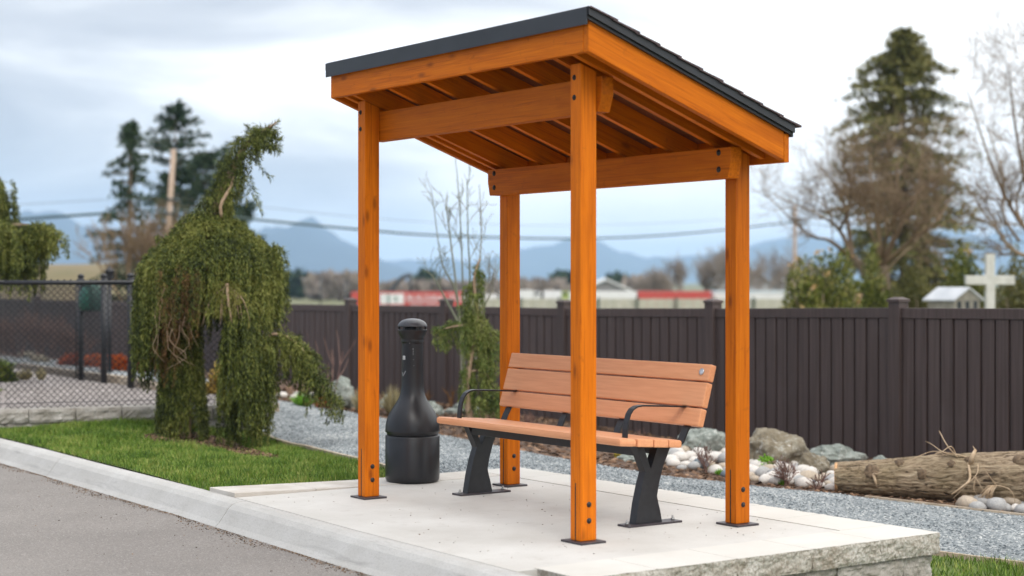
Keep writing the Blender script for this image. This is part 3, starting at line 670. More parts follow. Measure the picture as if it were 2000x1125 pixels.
# ------------------------------------------------------------------ bench
be = empty('park_bench', (1.02, .66, 0), 'park bench with tan plastic slats and black steel legs, under the shelter roof', 'bench')
for (y0, y1, r) in ((.40, .515, .016), (.522, .630, .007), (.637, .735, .007), (.742, .832, .012)):
    b = MB(); t = lambda y: .482 - .075 * (y - .40)
    b.prism([(y0, t(y0) - .042), (y1, t(y1) - .042), (y1, t(y1)), (y0, t(y0))], 0, .13, 1.915)
    b.build('seat_slat', M_SLAT, be, axis=(1, 0, 0), bevel=r)
ca = math.atan2(.10, .335)
for i, (d0, d1) in enumerate(((0, .098), (.106, .243), (.251, .345))):
    b = MB(); P = lambda d, n: (.90 + d * math.sin(ca) + n * math.cos(ca), .527 + d * math.cos(ca) - n * math.sin(ca))
    b.prism([P(d0, 0), P(d0, .042), P(d1, .042), P(d1, 0)], 0, .085, 1.965)
    so = b.build('backrest_slat', M_SLAT, be, axis=(1, 0, 0), bevel=.008)
    if i == 2:
        m = MB(); yy, z0 = P(.30, -.0005); d = np.array([0, -math.cos(ca), math.sin(ca)]); p = np.array([1.902, yy, z0])
        m.tube([p, p + d * .004, p + d * .006], [.019, .019, .012], 20); m.build('medallion', simple('silver medallion', (.6, .62, .65), (.45, .47, .5), 50, .35, metal=.7), so)
leg_poly = [(.553, .012), (.572, .12), (.597, .215), (.622, .287), (.553, .432), (.604, .432), (.658, .300), (.712, .432), (.80, .425), (.770, .36), (.744, .31), (.716, .22), (.702, .153), (.712, .11), (.722, .08), (.737, .012)]
from mathutils.geometry import tessellate_polygon
for xa, xb in ((.195, .25), (1.805, 1.86)):
    b = MB(); n = len(leg_poly); V = [(x, y, z) for x in (xa, xb) for y, z in leg_poly]
    tri = tessellate_polygon([[Vector((y, z, 0)) for y, z in leg_poly]])
    b.add(V, [tuple(t) for t in tri] + [tuple(i + n for i in t[::-1]) for t in tri] + [(i, (i + 1) % n, n + (i + 1) % n, n + i) for i in range(n)])
    lg = b.build('leg', M_STEEL, be)
    f = MB(); f.box(xa - .022, xb + .022, .49, .862, .0005, .011); f.build('foot_plate', M_PLATE, lg, bevel=.001)
    for y in (.515, .835): 
        m = MB(); m.tube([(xa + .028, y, .010), (xa + .028, y, .036)], .006, 8); m.tube([(xa + .028, y, .0105), (xa + .028, y, .022)], .011, 6); m.build('anchor_bolt', simple('zinc bolt', (.4, .4, .38), (.25, .25, .25), 60, .4, metal=.6), lg)
    s2 = MB(); s2.box(xa - .012, xb + .012, .53, .815, .4325, .4375); s2.build('seat_bracket', M_STEEL, be)
for y in (.60, .75):
    b = MB(); b.box(.251, 1.804, y - .022, y + .022, .372, .428); b.build('rail', M_STEEL, be, bevel=.003)
for x in (.165, .75, 1.29, 1.85):
    b = MB(); cl_ = [(.74, .425), (.83, .412), (.865, .43), (.885, .475), (.905, .52), (.945, .53), (.99, .68), (1.035, .83)]
    cl_ = [(.72, .432), (.84, .415), (.874, .435), (.893, .475), (.921, .52), (.945, .525), (.992, .68), (1.035, .84)]
    V = []; 
    for (y, z) in cl_: V += [(x - .025, y, z), (x + .025, y, z), (x + .025, y + .009, z - .004), (x - .025, y + .009, z - .004)]
    f = [(i * 4 + j, i * 4 + (j + 1) % 4, i * 4 + 4 + (j + 1) % 4, i * 4 + 4 + j) for i in range(len(cl_) - 1) for j in range(4)] + [(3, 2, 1, 0), tuple(len(V) - 4 + i for i in range(4))]
    b.add(V, f); b.build('back_support', M_STEEL, be)
for x in (.222, 1.82):
    cl_ = [(.506, .470), (.510, .52), (.518, .565), (.532, .602), (.553, .627), (.583, .641), (.62, .645), (.75, .638), (.93, .627)]
    d = np.gradient(np.array(cl_), axis=0); d /= np.linalg.norm(d, axis=1)[:, None]; V = []
    for (y, z), (dy, dz) in zip(cl_, d): V += [(x - .02, y, z), (x + .02, y, z), (x + .02, y + dz * .009, z - dy * .009), (x - .02, y + dz * .009, z - dy * .009)]
    b = MB(); f = [(i * 4 + j, i * 4 + (j + 1) % 4, i * 4 + 4 + (j + 1) % 4, i * 4 + 4 + j) for i in range(len(cl_) - 1) for j in range(4)] + [(3, 2, 1, 0), tuple(len(V) - 4 + i for i in range(4))]
    b.add(V, f); b.build('armrest', M_STEEL, be, bevel=.0015)

# ------------------------------------------------------------------ cigarette bin
cc = (-.55, .655, 0)
bi = empty('cigarette_bin', cc, 'black bottle-shaped plastic cigarette bin with domed cap, left of the bench', 'bin')
b = MB(); b.lathe([(.15, .002), (.168, .006), (.176, .02), (.178, .05), (.178, .298), (.174, .305), (.160, .306)], cc, 64); b.build('bucket', M_CAN, bi)
b = MB(); b.lathe([(.165, .306), (.168, .312), (.168, .322), (.178, .326), (.178, .338), (.1765, .365), (.171, .395), (.162, .424), (.149, .452), (.132, .480), (.114, .507), (.097, .534), (.085, .560), (.077, .590), (.073, .63), (.0715, .70), (.0705, .90), (.0705, .912), (.075, .914), (.075, .921), (.0735, .926), (.078, .942), (.087, .958), (.0925, .975), (.094, .986), (.0955, .990), (.0955, .995), (.088, .995), (.085, .985), (.03, .98)], cc, 64)
nk = b.build('neck', M_CAN, bi)
b = MB(); b.lathe([(.05, 1.022), (.0965, 1.014), (.097, 1.018), (.0945, 1.026), (.085, 1.040), (.070, 1.052), (.048, 1.061), (.022, 1.066), (.002, 1.067)], cc, 48); b.build('cap', simple('glossy black cap', (.03, .03, .036), (.06, .06, .068), 25, .3), bi)
b = MB()
for k in range(6):
    a = k * math.pi / 3 + .9; b.prism([(.080, -.006), (.091, -.009), (.091, .009), (.080, .006)], 2, .994, 1.016)
    V = b.v[-1]; ca_, sa_ = math.cos(a), math.sin(a); x, y = V[:, 0].copy(), V[:, 1].copy(); V[:, 0] = cc[0] + x * ca_ - y * sa_; V[:, 1] = cc[1] + x * sa_ + y * ca_
b.lathe([(.045, .98), (.045, 1.02)], cc, 20); b.build('vent_grille', M_CAN, bi)
def on_neck(ang, z, r=.0717): return np.array([cc[0] + r * math.cos(ang), cc[1] + r * math.sin(ang), z])
va = math.atan2(-VD[1], -VD[0])
def patch(a0, a1, z0, z1, r):
    aa = np.linspace(a0, a1, 6); V = [on_neck(a, z, r) for z in (z0, z1) for a in aa]
    return V, [(i, i + 1, 7 + i, 6 + i) for i in range(5)]
b = MB(); b.add(*patch(va - 1.02, va - .66, .800, .824, .0718)); st = b.build('sticker', simple('white sticker', (.7, .7, .68), (.6, .6, .6), 40, .5), nk)
b = MB(); b.add(*patch(va - .97, va - .70, .8065, .8105, .0724)); b.add(*patch(va - .97, va - .70, .816, .8185, .0724)); b.build('sticker', M_CAN, nk)
b = MB(); b.tube([on_neck(va - 1.05, .715), on_neck(va - .95, .690), on_neck(va - .80, .705), on_neck(va - .62, .725)], .0022, 5); b.build('scratch', simple('pale scratch', (.45, .46, .48), (.35, .36, .38), 50, .6), nk)
M_DRIP = simple('white drip', (.6, .6, .6), (.5, .5, .5), 50, .6)
for z0, z1, a in ((.865, .873, .12), (.852, .858, .13), (.84, .845, .12), (.83, .834, .13), (.905, .909, -.2), (.80, .802, .15), (.76, .762, .18)): b = MB(); b.tube([on_neck(va + a, z0), on_neck(va + a, z1)], .0013, 5); b.build('paint_drip', M_DRIP, nk)

# ------------------------------------------------------------------ brown fence
FY = 6.15
fe = empty('composite_fence', (-6, FY, -.3), 'long dark brown composite board fence with capped posts behind the planting bed', 'fence')
ts = list(range(-11, 5)); px_ = {t: -6.151 + 2.43 * t for t in ts}
px_.update({1: -3.70, 2: -1.29, 0: -6.15, -1: -8.57, -2: -10.94})
tz = lambda x: float(np.interp(x, [-33, -24.7, -22.3, -10.9, -8.57, -6.15, -3.7, -1.29, 4], [1.06, 1.055, 1.045, 1.082, 1.095, 1.10, 1.13, 1.165, 1.21]))
pm = MB(); pm.box(-.062, .062, -.062, .062, -1.75, -.035); pme = pm.mesh('post', None, .004); pme.materials.append(M_FENCE)
cm = MB(); cm.add([(-.072, -.072, -.035), (.072, -.072, -.035), (.072, .072, -.035), (-.072, .072, -.035), (-.072, -.072, -.012), (.072, -.072, -.012), (.072, .072, -.012), (-.072, .072, -.012), (-.03, -.03, .008), (.03, -.03, .008), (.03, .03, .008), (-.03, .03, .008)],
    [(3, 2, 1, 0)] + [(i, (i + 1) % 4, 4 + (i + 1) % 4, 4 + i) for i in range(4)] + [(4 + i, 4 + (i + 1) % 4, 8 + (i + 1) % 4, 8 + i) for i in range(4)] + [(8, 9, 10, 11)])
cme = cm.mesh('cap', None); cme.materials.append(M_FENCE)
for t in ts:
    M = Matrix.Translation((px_[t], FY, tz(px_[t])))
    o = link('post', pme, None, fe, M); link('cap', cme, None, o, M)
for a, b_ in zip(ts[:-1], ts[1:]):
    x0, x1 = px_[a] + .063, px_[b_] - .063; z0, z1 = tz(px_[a]) - .088, tz(px_[b_]) - .088
    zt = lambda x: z0 + (z1 - z0) * (x - x0) / (x1 - x0)
    p = MB()
    def slab(xa, xb, ya, yb, lo, hi): p.add([(x, y, zt(x) + h) for x in (xa, xb) for y in (ya, yb) for h in (lo, hi)], [(0, 1, 3, 2), (4, 6, 7, 5), (0, 4, 5, 1), (2, 3, 7, 6), (0, 2, 6, 4), (1, 5, 7, 3)])
    slab(x0, x1, FY - .008, FY + .008, -1.62, -.09)
    n = 16; w = (x1 - x0) / n
    for k in range(n):
        xa = x0 + k * w; slab(xa + .012, xa + w - .012, FY - .026 - (.004 if k % 2 else 0), FY - .009, -1.35, -.092); slab(xa + .012, xa + w - .012, FY + .009, FY + .026, -1.35, -.092)
    p.build('panel', M_FENCE, fe)
    p = MB(); slab(x0, x1, FY - .036, FY + .036, -.09, 0); p.build('top_rail', M_FENCE, fe, bevel=.004)
    p = MB(); slab(x0, x1, FY - .04, FY + .04, -1.42, -1.352); p.build('bottom_rail', M_FENCE, fe)

# ------------------------------------------------------------------ chain-link
def mesh_run(p, q, z0, z1, cell=.056, r=.0037):
    p, q = np.array(p[:2]), np.array(q[:2]); L = np.linalg.norm(q - p); t = (q - p) / L; n = np.array([t[1], -t[0]])
    b = MB(); cols = int(L / (cell / 2)); rows = int((z1 - z0) / (cell / 2)); W2 = cell / 2
    for c_ in range(0, cols, 1):
        k = np.arange(rows + 1); s = c_ * W2 + np.where((k + c_) % 2 == 0, 0, W2) * 1.02
        if c_ % 1 == 0:
            P = np.column_stack([p[0] + t[0] * s + n[0] * .003 * (-1) ** k, p[1] + t[1] * s + n[1] * .003 * (-1) ** k, z1 - k * (z1 - z0) / rows])
            b.tube(P, r, 3, False, True)
    return b
RZT = 1.300
cf = empty('chain_link_fence', (*WL[2][:2], WT), 'black chain-link fence panel standing on the low block wall', 'fence')
wl = [p + VD * .14 for p in WL]; wl[-1] = wl[-1] - RT * .12
for a, b_ in zip(wl[:-1], wl[1:]):
    mesh_run(a, b_, WT + .005, RZT + .028).build('wire_mesh', M_CHAIN, cf)
    q = MB(); q.tube([(a[0], a[1], RZT), (b_[0], b_[1], RZT)], .021, 10); q.build('top_rail', M_CHAIN, cf)
    q = MB(); q.tube([(a[0], a[1], WT + .05), (b_[0], b_[1], WT + .05)], .0028, 5); q.build('tension_wire', M_CHAIN, cf)
for P in (wl[0], wl[-1]):
    q = MB(); q.tube([(P[0], P[1], WT - .1), (P[0], P[1], RZT + .05)], .03, 12); q.build('post', M_CHAIN, cf)
# rear run with gate posts
rp = [at(255, 754, 17.75), at(203, 746, 18.48), at(158, 740, 19.06)]
cr = empty('chain_link_fence', (*rp[1][:2], .16), 'far chain-link run with three thick black posts behind the dog run', 'fence')
for P in rp:
    q = MB(); q.tube([(P[0], P[1], .05), (P[0], P[1], RZT + .06)], .034, 14); q.tube([(P[0], P[1], RZT + .06), (P[0], P[1], RZT + .085), (P[0], P[1], RZT + .10)], [.038, .034, .012], 14); q.build('post', M_CHAIN, cr)
rc = end + np.array([-.1, .1, 0]); farl = np.array([-14.5, 2.15, 0])
for a, b_ in ((rc, rp[0]), (rp[1], rp[2]), (rp[2], farl)):
    mesh_run(a, b_, .2, RZT + .02, .06).build('wire_mesh', M_CHAIN, cr)
    q = MB(); q.tube([(a[0], a[1], RZT), (b_[0], b_[1], RZT)], .019, 8); q.build('top_rail', M_CHAIN, cr)
q = MB(); P = at(149, 735, 19.1); q.tube([(P[0], P[1], .2), (P[0], P[1], RZT)], .010, 8); q.build('gate_rod', M_CHAIN, cr)
# green cover hanging on the fence, lantern post
P = at(180, 605, 19.0); b = MB(); R_ = [(.02, .30), (.075, .285), (.115, .25), (.14, .19), (.15, .10), (.145, .03), (.13, -.005), (.06, -.012)]
b.lathe([(r, z) for r, z in R_[::-1]], (P[0], P[1], .985), 24)
for k in range(len(b.v[0])): b.v[0][k] += np.array([.006 * math.sin(k * 1.7), .006 * math.cos(k * 2.3), 0])
tag(b.build('cover_bag', M_GREENBAG), 'dark green rounded fabric cover hanging on the far chain-link post', 'cover')
P = at(214, 590, 22); lp = empty('lamp_post', (P[0], P[1], -.1), 'short dark lantern post rising above the far chain-link fence', 'lamp')
b = MB(); b.tube([(P[0], P[1], -.15), (P[0], P[1], 1.33)], .028, 10); b.build('pole', M_STEEL, lp)
b = MB(); b.lathe([(.03, 1.33), (.055, 1.345), (.05, 1.36), (.062, 1.44), (.07, 1.45), (.03, 1.48), (.012, 1.50), (.012, 1.53)], (P[0], P[1], 0), 12); b.build('lantern', M_STEEL, lp)

# ------------------------------------------------------------------ foliage tools
def sprigs(P, D, L, Wd, jit=.5):
    """kite-shaped sprig quads from points P along D"""
    n = len(P); d = D + rng.normal(0, jit, (n, 3)); d /= np.linalg.norm(d, axis=1)[:, None]
    s = np.cross(d, rng.normal(0, 1, (n, 3))); s /= np.linalg.norm(s, axis=1)[:, None] + 1e-9
    l = (L * rng.uniform(.6, 1.35, n))[:, None]; w = (Wd * rng.uniform(.6, 1.3, n))[:, None]
    return np.stack([P, P + d * l * .45 + s * w, P + d * l, P + d * l * .45 - s * w], 1)
def poly_pts(ctrl, n):
    c_ = np.array(ctrl, float); k = len(c_); t = np.linspace(0, k - 1, n); i = np.clip(t.astype(int), 0, k - 2); u = (t - i)[:, None]
    p0, p1, p2, p3 = c_[np.clip(i - 1, 0, k - 1)], c_[i], c_[i + 1], c_[np.clip(i + 2, 0, k - 1)]
    return .5 * ((2 * p1) + (-p0 + p2) * u + (2 * p0 - 5 * p1 + 4 * p2 - p3) * u ** 2 + (-p0 + 3 * p1 - 3 * p2 + p3) * u ** 3)
def strand(root, out, length, step=.016, swing=.12):
    n = max(4, int(length / step)); t = np.linspace(0, 1, n)[:, None]; out = np.asarray(out, float)
    wob = np.cumsum(rng.normal(0, .004, (n, 3)), 0)
    P = np.asarray(root) + out * (swing * (1 - np.exp(-3 * t))) + np.array([0, 0, -1.0]) * length * (t ** 1.15) + wob + np.array([0, 0, 1]) * .05 * np.sin(np.minimum(t * 4, math.pi)) * 1.0
    D = np.gradient(P, axis=0); D /= np.linalg.norm(D, axis=1)[:, None]
    return P, D
class Foliage:
    def __init__(s): s.q = []; s.P = 0
    def strand(s, root, out, length, per=3, L=.055, W=.0085, fan=.55, swing=.12, wid=.034):
        per = int(per * 2.4) if per > 1 else 2; L *= .70; W *= .40; fan *= .8
        P, D = strand(root, out, length, swing=swing)
        k = len(P); tap = np.repeat(np.sin(np.linspace(.5, 2.95, k)), per)[:, None]
        P2 = np.repeat(P, per, 0); D2 = np.repeat(D, per, 0)
        P2 = P2 + rng.normal(0, wid * .35, P2.shape) * tap
        s.q.append(sprigs(P2, D2 * .9 + np.array([0, 0, -.25]), L, W, fan))
    def build(s, name, m, parent): b = MB(); b.quads(np.concatenate(s.q)); return b.build(name, m, parent)

# ------------------------------------------------------------------ weeping spruce (main)
TS = 14.3 / F
T0 = tree_at
def tp(px, py, d=0.0): return T0 + RT * ((px - 357) * TS) + VD * d + np.array([0, 0, 1.0]) * ((862 - py) * TS)
ws = empty('weeping_spruce', tuple(T0), 'tall weeping spruce with hunched crown and drooping arms on the lawn', 'tree')
b = MB()
b.tube(poly_pts([tp(357, 868), tp(360, 780), tp(368, 660), tp(385, 520), tp(410, 440), tp(432, 385), tp(455, 330), tp(480, 290), tp(512, 262), tp(541, 243)], 40), np.linspace(.075, .006, 40), 8)
b.tube(poly_pts([tp(385, 520), tp(425, 540, -.15), tp(465, 575, -.28), tp(470, 640, -.32)], 14), np.linspace(.03, .012, 14), 6)
b.tube(poly_pts([tp(470, 640, -.30), tp(500, 680, -.2), tp(545, 655, -.15), tp(600, 690, -.15), tp(640, 770, -.15)], 18), np.linspace(.02, .006, 18), 6)
b.tube(poly_pts([tp(395, 520), tp(350, 500, .1), tp(310, 530, .1), tp(290, 580, 0)], 14), np.linspace(.03, .01, 14), 6)
b.tube(poly_pts([tp(400, 500), tp(460, 480, .1), tp(505, 520, .1), tp(525, 580, 0)], 14), np.linspace(.03, .01, 14), 6)
b.build('trunk', M_STEM, ws)
fo = Foliage()
def unit(a): return RT * math.cos(a) + VD * math.sin(a)
for lock in range(190):                    # hunched dome, in hanging locks
    a0 = rng.uniform(0, 2 * math.pi); r0_ = math.sqrt(rng.uniform(0.01, 1)); lf = rng.uniform(.55, 1.2)
    for k in range(6):
        a = a0 + rng.normal(0, .05) / (r0_ + .2); r = min(r0_ + rng.normal(0, .04), 1.03); ca_, sa_ = math.cos(a), math.sin(a); r = max(r, 0)
        top = 422 + 22 * r + (72 if ca_ < 0 else 66) * r * r + rng.normal(0, 4)
        root = tp(411 + 128 * r * ca_ * (1 if ca_ < 0 else .97), top, .46 * r * sa_)
        Lx = (205 if ca_ < -.6 else 115 if ca_ > .5 else 118) * (.45 + .75 * r) * lf * rng.uniform(.8, 1.1)
        if -.75 < ca_ < .35 and sa_ < 0 and r > .4: Lx *= .75
        fo.strand(root, unit(a) * r, Lx * TS, 3, swing=.06 * r + .01)
for k in range(130):                       # left hanging skirt
    x = rng.uniform(276, 330); fo.strand(tp(x, rng.uniform(500, 620), rng.uniform(-.25, .25)), unit(math.pi + rng.normal(0, .8)), rng.uniform(60, 140) * TS, 3, swing=.03)
for k in range(110):
    x = rng.uniform(515, 552); fo.strand(tp(x, rng.uniform(480, 560), rng.uniform(-.25, .25)), unit(rng.normal(0, .8)), rng.uniform(50, 110) * TS, 3, swing=.03)
for k in range(340):                       # lower trunk column
    y = rng.uniform(610, 790); a = rng.uniform(0, 6.28); wd = 26 + 18 * (y - 610) / 180
    if k % 6 == 0: a5, y5 = a, y
    a, y = a5 + rng.normal(0, .14), y5 + rng.normal(0, 6); wd = 22 + 15 * (y - 610) / 180
    fo.strand(tp(355 + wd * math.cos(a), y, wd * TS * math.sin(a)), unit(a), min(rng.uniform(60, 140), 866 - y) * TS, 3, swing=.04)
for k in range(150):                       # inner dense shade foliage behind the opening
    x = rng.uniform(300, 500); fo.strand(tp(x, rng.uniform(450, 560), rng.uniform(-.2, .3)), unit(1.5), rng.uniform(60, 110) * TS, 3, swing=.02)
for k in range(300):                       # second drooping arm, in front at right
    a = rng.uniform(0, 6.28); r = math.sqrt(rng.uniform(0, 1)); y = 558 + 40 * r + rng.uniform(0, 1) ** 1.3 * 150
    if k % 5 == 0: a5, r5, y5 = a, r, y
    a, r, y = a5 + rng.normal(0, .12), r5 + rng.normal(0, .06), y5 + rng.normal(0, 5)
    fo.strand(tp(484 + (14 + 22 * min(1, (y - 555) / 110)) * r * math.cos(a), y, -.30 + .2 * r * math.sin(a)), unit(a), min(rng.uniform(70, 150), 866 - y) * TS, 3, swing=.05 * r)
for k in range(120):
    x = rng.uniform(458, 545); y = rng.uniform(680, 760); fo.strand(tp(x, y, rng.uniform(-.4, -.05)), unit(rng.uniform(0, 6.28)), rng.uniform(60, min(125, 880 - y)) * TS, 3, swing=.03)
arm = np.array([(500, 690), (525, 662), (555, 655), (590, 668), (615, 700), (630, 740), (650, 775), (668, 792)], float)
for k in range(200):                       # right arm with tail
    t = rng.uniform(0, 6.8); i = int(t); p = arm[i] + (arm[i + 1] - arm[i]) * (t - i)
    Lx = rng.uniform(40, 95) if t < 4.3 else rng.uniform(14, 36)
    fo.strand(tp(p[0] + rng.normal(0, 5), p[1] + rng.uniform(-4, 10), -.15 + rng.normal(0, .09)), unit(rng.uniform(0, 6.28)), Lx * TS, 3, swing=.05)
nck = np.array([(392, 452), (410, 425), (432, 392), (448, 355), (462, 320), (482, 292), (508, 275), (528, 280)], float)
for k in range(330):                       # neck
    t = rng.uniform(0, 6.95); i = int(t); p = nck[i] + (nck[i + 1] - nck[i]) * (t - i); wd = np.interp(t, [0, 1, 2, 4, 7], [34, 26, 20, 15, 9])
    a = rng.uniform(0, 6.28); r = math.sqrt(rng.uniform(0, 1))
    fo.strand(tp(p[0] + wd * r * math.cos(a), p[1] - 12 + 10 * rng.normal(0, .5), wd * TS * r * math.sin(a)), unit(a), rng.uniform(22, 58) * TS * (1 if t < 4 else .62), 3, L=.05, swing=.06)
for tip in ((541, 243), (547, 300), (536, 262), (528, 352), (483, 252), (452, 285), (548, 275), (520, 255), (500, 262), (545, 290), (512, 420), (508, 400)):  # spiky leader shoots
    s0 = np.array((np.interp(tip[1], [240, 300, 430], [505, 500, 470]), np.interp(tip[1], [240, 300, 430], [275, 285, 340]))); s1 = np.array(tip, float)
    P = np.array([tp(*(s0 + (s1 - s0) * u), 0) for u in np.linspace(0, 1, 22)]); P2 = np.repeat(P, 4, 0)
    d = (P[-1] - P[0]) / np.linalg.norm(P[-1] - P[0]); fo.q.append(sprigs(P2 + rng.normal(0, .005, P2.shape), np.tile(d, (len(P2), 1)), .05, .004, .45))
fo.build('foliage', M_SPRUCE, ws)
dq = Foliage()
for k in range(34):
    x = rng.uniform(338, 412); y = rng.uniform(520, 600); dq.strand(tp(x, y, rng.uniform(-.58, -.46)), unit(-1.5), rng.uniform(40, 110) * TS, 2, L=.05, W=.003, fan=.8, swing=.04)
for k in range(40):
    x = rng.uniform(318, 362); dq.strand(tp(x, rng.uniform(585, 640), rng.uniform(-.36, -.20)), unit(-1.5), rng.uniform(60, 140) * TS, 1, L=.06, W=.003, fan=.25, swing=.02)
dq.build('dead_twigs', M_DEAD, ws)
b = MB()
for k in range(13):
    x = rng.uniform(322, 400); y = rng.uniform(560, 650); P = [tp(x + rng.normal(0, 5) * j + j * rng.uniform(-4, 4), y + j * 26, -.45 + .01 * j) for j in range(4)]; b.tube(poly_pts(P, 8), np.linspace(.0045, .0015, 8), 4)
for k in range(14): 
    a = rng.uniform(-1.5, 1.5); P = [tp(463, 562, -.50), tp(463 + 22 * a, 572 + 8 * a * a, -.50), tp(463 + 34 * a, 610 + rng.uniform(0, 30), -.50)]; b.tube(poly_pts(P, 8), np.linspace(.008, .002, 8), 4)
b.tube(poly_pts([tp(463, 558, -.50), tp(466, 590, -.52), tp(472, 632, -.52)], 8), np.linspace(.018, .006, 8), 6)
b.build('bare_branch', M_STEM, ws)
b = MB(); b.tube(poly_pts([tp(437, 430, -.1), tp(436, 405, -.12), tp(452, 375, -.1), tp(460, 350, -.05)], 8), np.linspace(.016, .014, 8), 6)
b.build('bare_branch', M_STEM, ws)
yq = Foliage()
for k in range(46):
    a = rng.normal(0, .9); P0 = tp(463 + 16 * a, 560 + 7 * a * a, -.48); yq.strand(P0, RT * a * .5 - VD * .3, rng.uniform(20, 62) * TS, 3, L=.05, W=.006, fan=.3, swing=.08)
yq.build('new_growth', island('yellow green spruce tips', [(.10, .11, .02), (.17, .17, .035), (.26, .23, .06)], .6), ws)

# left weeping tree, mostly out of frame
LT = at(-45, 735, 17.2); LS = 17.2 / F
def lp_(px, py, d=0.0): return LT + RT * ((px + 45) * LS) + VD * d + np.array([0, 0, 1.0]) * ((735 - py) * LS)
wl2 = empty('weeping_spruce', tuple(LT), 'dark weeping spruce cut off by the left edge, behind the chain-link fence', 'tree')
b = MB(); b.tube(poly_pts([lp_(-45, 740), lp_(-40, 600), lp_(-30, 480), lp_(-10, 400), lp_(5, 360)], 20), np.linspace(.09, .02, 20), 8)
b.tube(poly_pts([lp_(-20, 440), lp_(30, 440), lp_(80, 445), lp_(115, 470)], 12), np.linspace(.03, .01, 12), 6); b.build('trunk', M_BARK, wl2)
fo = Foliage()
for k in range(120): fo.strand(lp_(rng.normal(-4, 11), rng.uniform(352, 420), rng.normal(0, .12)), unit(rng.uniform(0, 6.28)), rng.uniform(25, 60) * LS, 3, L=.06, W=.011, swing=.05)
for k in range(420):
    x = rng.uniform(-120, 62); fo.strand(lp_(x, rng.uniform(425, 460) + max(0, x - 20) * .5 + max(0, -x - 40) * .4, rng.uniform(-.5, .5)), unit(rng.uniform(0, 6.28)), rng.uniform(50, 112) * LS, 3, L=.06, W=.011, swing=.06)
for k in range(110):
    x = rng.uniform(50, 122); fo.strand(lp_(x, rng.uniform(438, 455) + max(0, x - 95) * .9, rng.uniform(-.2, .2)), unit(rng.uniform(0, 6.28)), rng.uniform(18, 58 if x < 100 else 36) * LS, 3, L=.05, W=.010, swing=.04)
for k in range(26):
    x = rng.uniform(84, 98); fo.strand(lp_(x, rng.uniform(440, 470), 0), unit(1), rng.uniform(20, 45) * LS, 3, L=.05, W=.01, swing=.02)
for k in range(170): fo.strand(lp_(rng.uniform(-120, 75), rng.uniform(460, 500), rng.uniform(-.4, .4)), unit(1), rng.uniform(30, 60) * LS, 3, L=.06, W=.011, swing=.03)
fo.build('foliage', M_SPRUCE, wl2)

# young twisted weeping conifer near the fence
YT = at(930, 808, 15.4); YT[2] = gz1(*YT[:2]); YS = 15.4 / F
def yp(px, py, d=0.0): return YT + RT * ((px - 930) * YS) + VD * d + np.array([0, 0, 1.0]) * ((812 - py) * YS)
yt = empty('weeping_cedar', tuple(YT), 'slender young weeping conifer with a pale stem, behind the armrest of the bench', 'tree')
b = MB(); b.tube(poly_pts([yp(924, 815), yp(912, 740), yp(915, 690), yp(927, 630), yp(932, 580), yp(926, 520), yp(930, 490), yp(938, 470)], 26), np.linspace(.034, .006, 26), 8)
b.tube(poly_pts([yp(930, 600), yp(905, 600), yp(875, 605), yp(856, 612)], 10), np.linspace(.014, .004, 10), 5)
b.tube(poly_pts([yp(920, 690), yp(945, 690), yp(965, 720)], 10), np.linspace(.012, .004, 10), 5); b.build('trunk', M_STEM, yt)
fo = Foliage()
def ylock(px, py, d, n, Lmin, Lmax, sw=.02, jx=5):
    L0 = rng.uniform(Lmin, Lmax); a0 = rng.uniform(0, 6.28)
    for k in range(n): fo.strand(yp(px + rng.normal(0, jx), py + rng.normal(0, 4), d + rng.normal(0, .03)), unit(a0 + rng.normal(0, .5)), L0 * rng.uniform(.7, 1.1) * YS, 3, L=.05, W=.008, swing=sw)
for y, x in ((492, 930), (498, 938), (520, 922), (540, 915), (545, 932), (560, 908), (575, 920), (580, 936), (600, 912), (610, 945), (590, 928), (620, 930)): ylock(x, y, rng.normal(0, .04), 5, 45, 85)
for t in np.linspace(0, 1, 9): ylock(922 - 68 * t, 600 + 10 * t + 4 * math.sin(t * 9), rng.normal(0, .06), 6, 24 + 20 * (1 - t), 62 - 26 * t, .03)
for x, y in ((942, 590), (955, 600), (966, 615), (950, 625), (940, 640), (962, 640)): ylock(x, y, rng.normal(0, .07), 6, 50, 85)
for x, y in ((925, 672), (940, 670), (955, 680), (966, 700), (915, 700), (930, 705), (948, 715), (968, 725), (908, 735), (935, 740), (955, 745), (912, 690)): ylock(x, y, rng.normal(0, .09), 7, 45, 78, .03, 6)
fo.build('foliage', M_CEDARG, yt)

# ------------------------------------------------------------------ bare trees
def bare(b, p, d, L, r, lev, maxlev, spread=.55, up=.25, kids=(3, 5), drop=.66, nseg=5, twig_n=4, wob=.12):
    n = nseg if lev < 2 else 4; P = [np.array(p, float)]; dd = np.array(d, float)
    for i in range(n):
        dd = dd + rng.normal(0, wob, 3) + np.array([0, 0, up * .12]); dd /= np.linalg.norm(dd); P.append(P[-1] + dd * L / n)
    P = np.array(P); b.tube(P, np.linspace(r, max(r * .45, .003), n + 1), 7 if lev == 0 else 4 if lev < 3 else 3, False)
    if lev >= maxlev: return
    k = rng.integers(*kids)
    for i in range(k):
        t = rng.uniform(.35, 1.0) if lev else rng.uniform(.55, 1.0); q = P[min(int(t * n), n)]; v = rng.normal(0, 1, 3); v -= dd * (v @ dd); v /= np.linalg.norm(v)
        nd = dd * (1 - spread * .5) + v * spread * rng.uniform(.6, 1.3) + np.array([0, 0, up * .3]); nd /= np.linalg.norm(nd)
        bare(b, q, nd, L * drop * rng.uniform(.75, 1.2), r * .55, lev + 1, maxlev, spread, up, kids, drop, nseg, twig_n, wob)
BZ = 36.0; BS = BZ / F
def bpx(px, py, d=0): return at(px, py, BZ + d)
bt = at(1728, 640, BZ); bt[2] = gz1(*bt[:2]) - .05
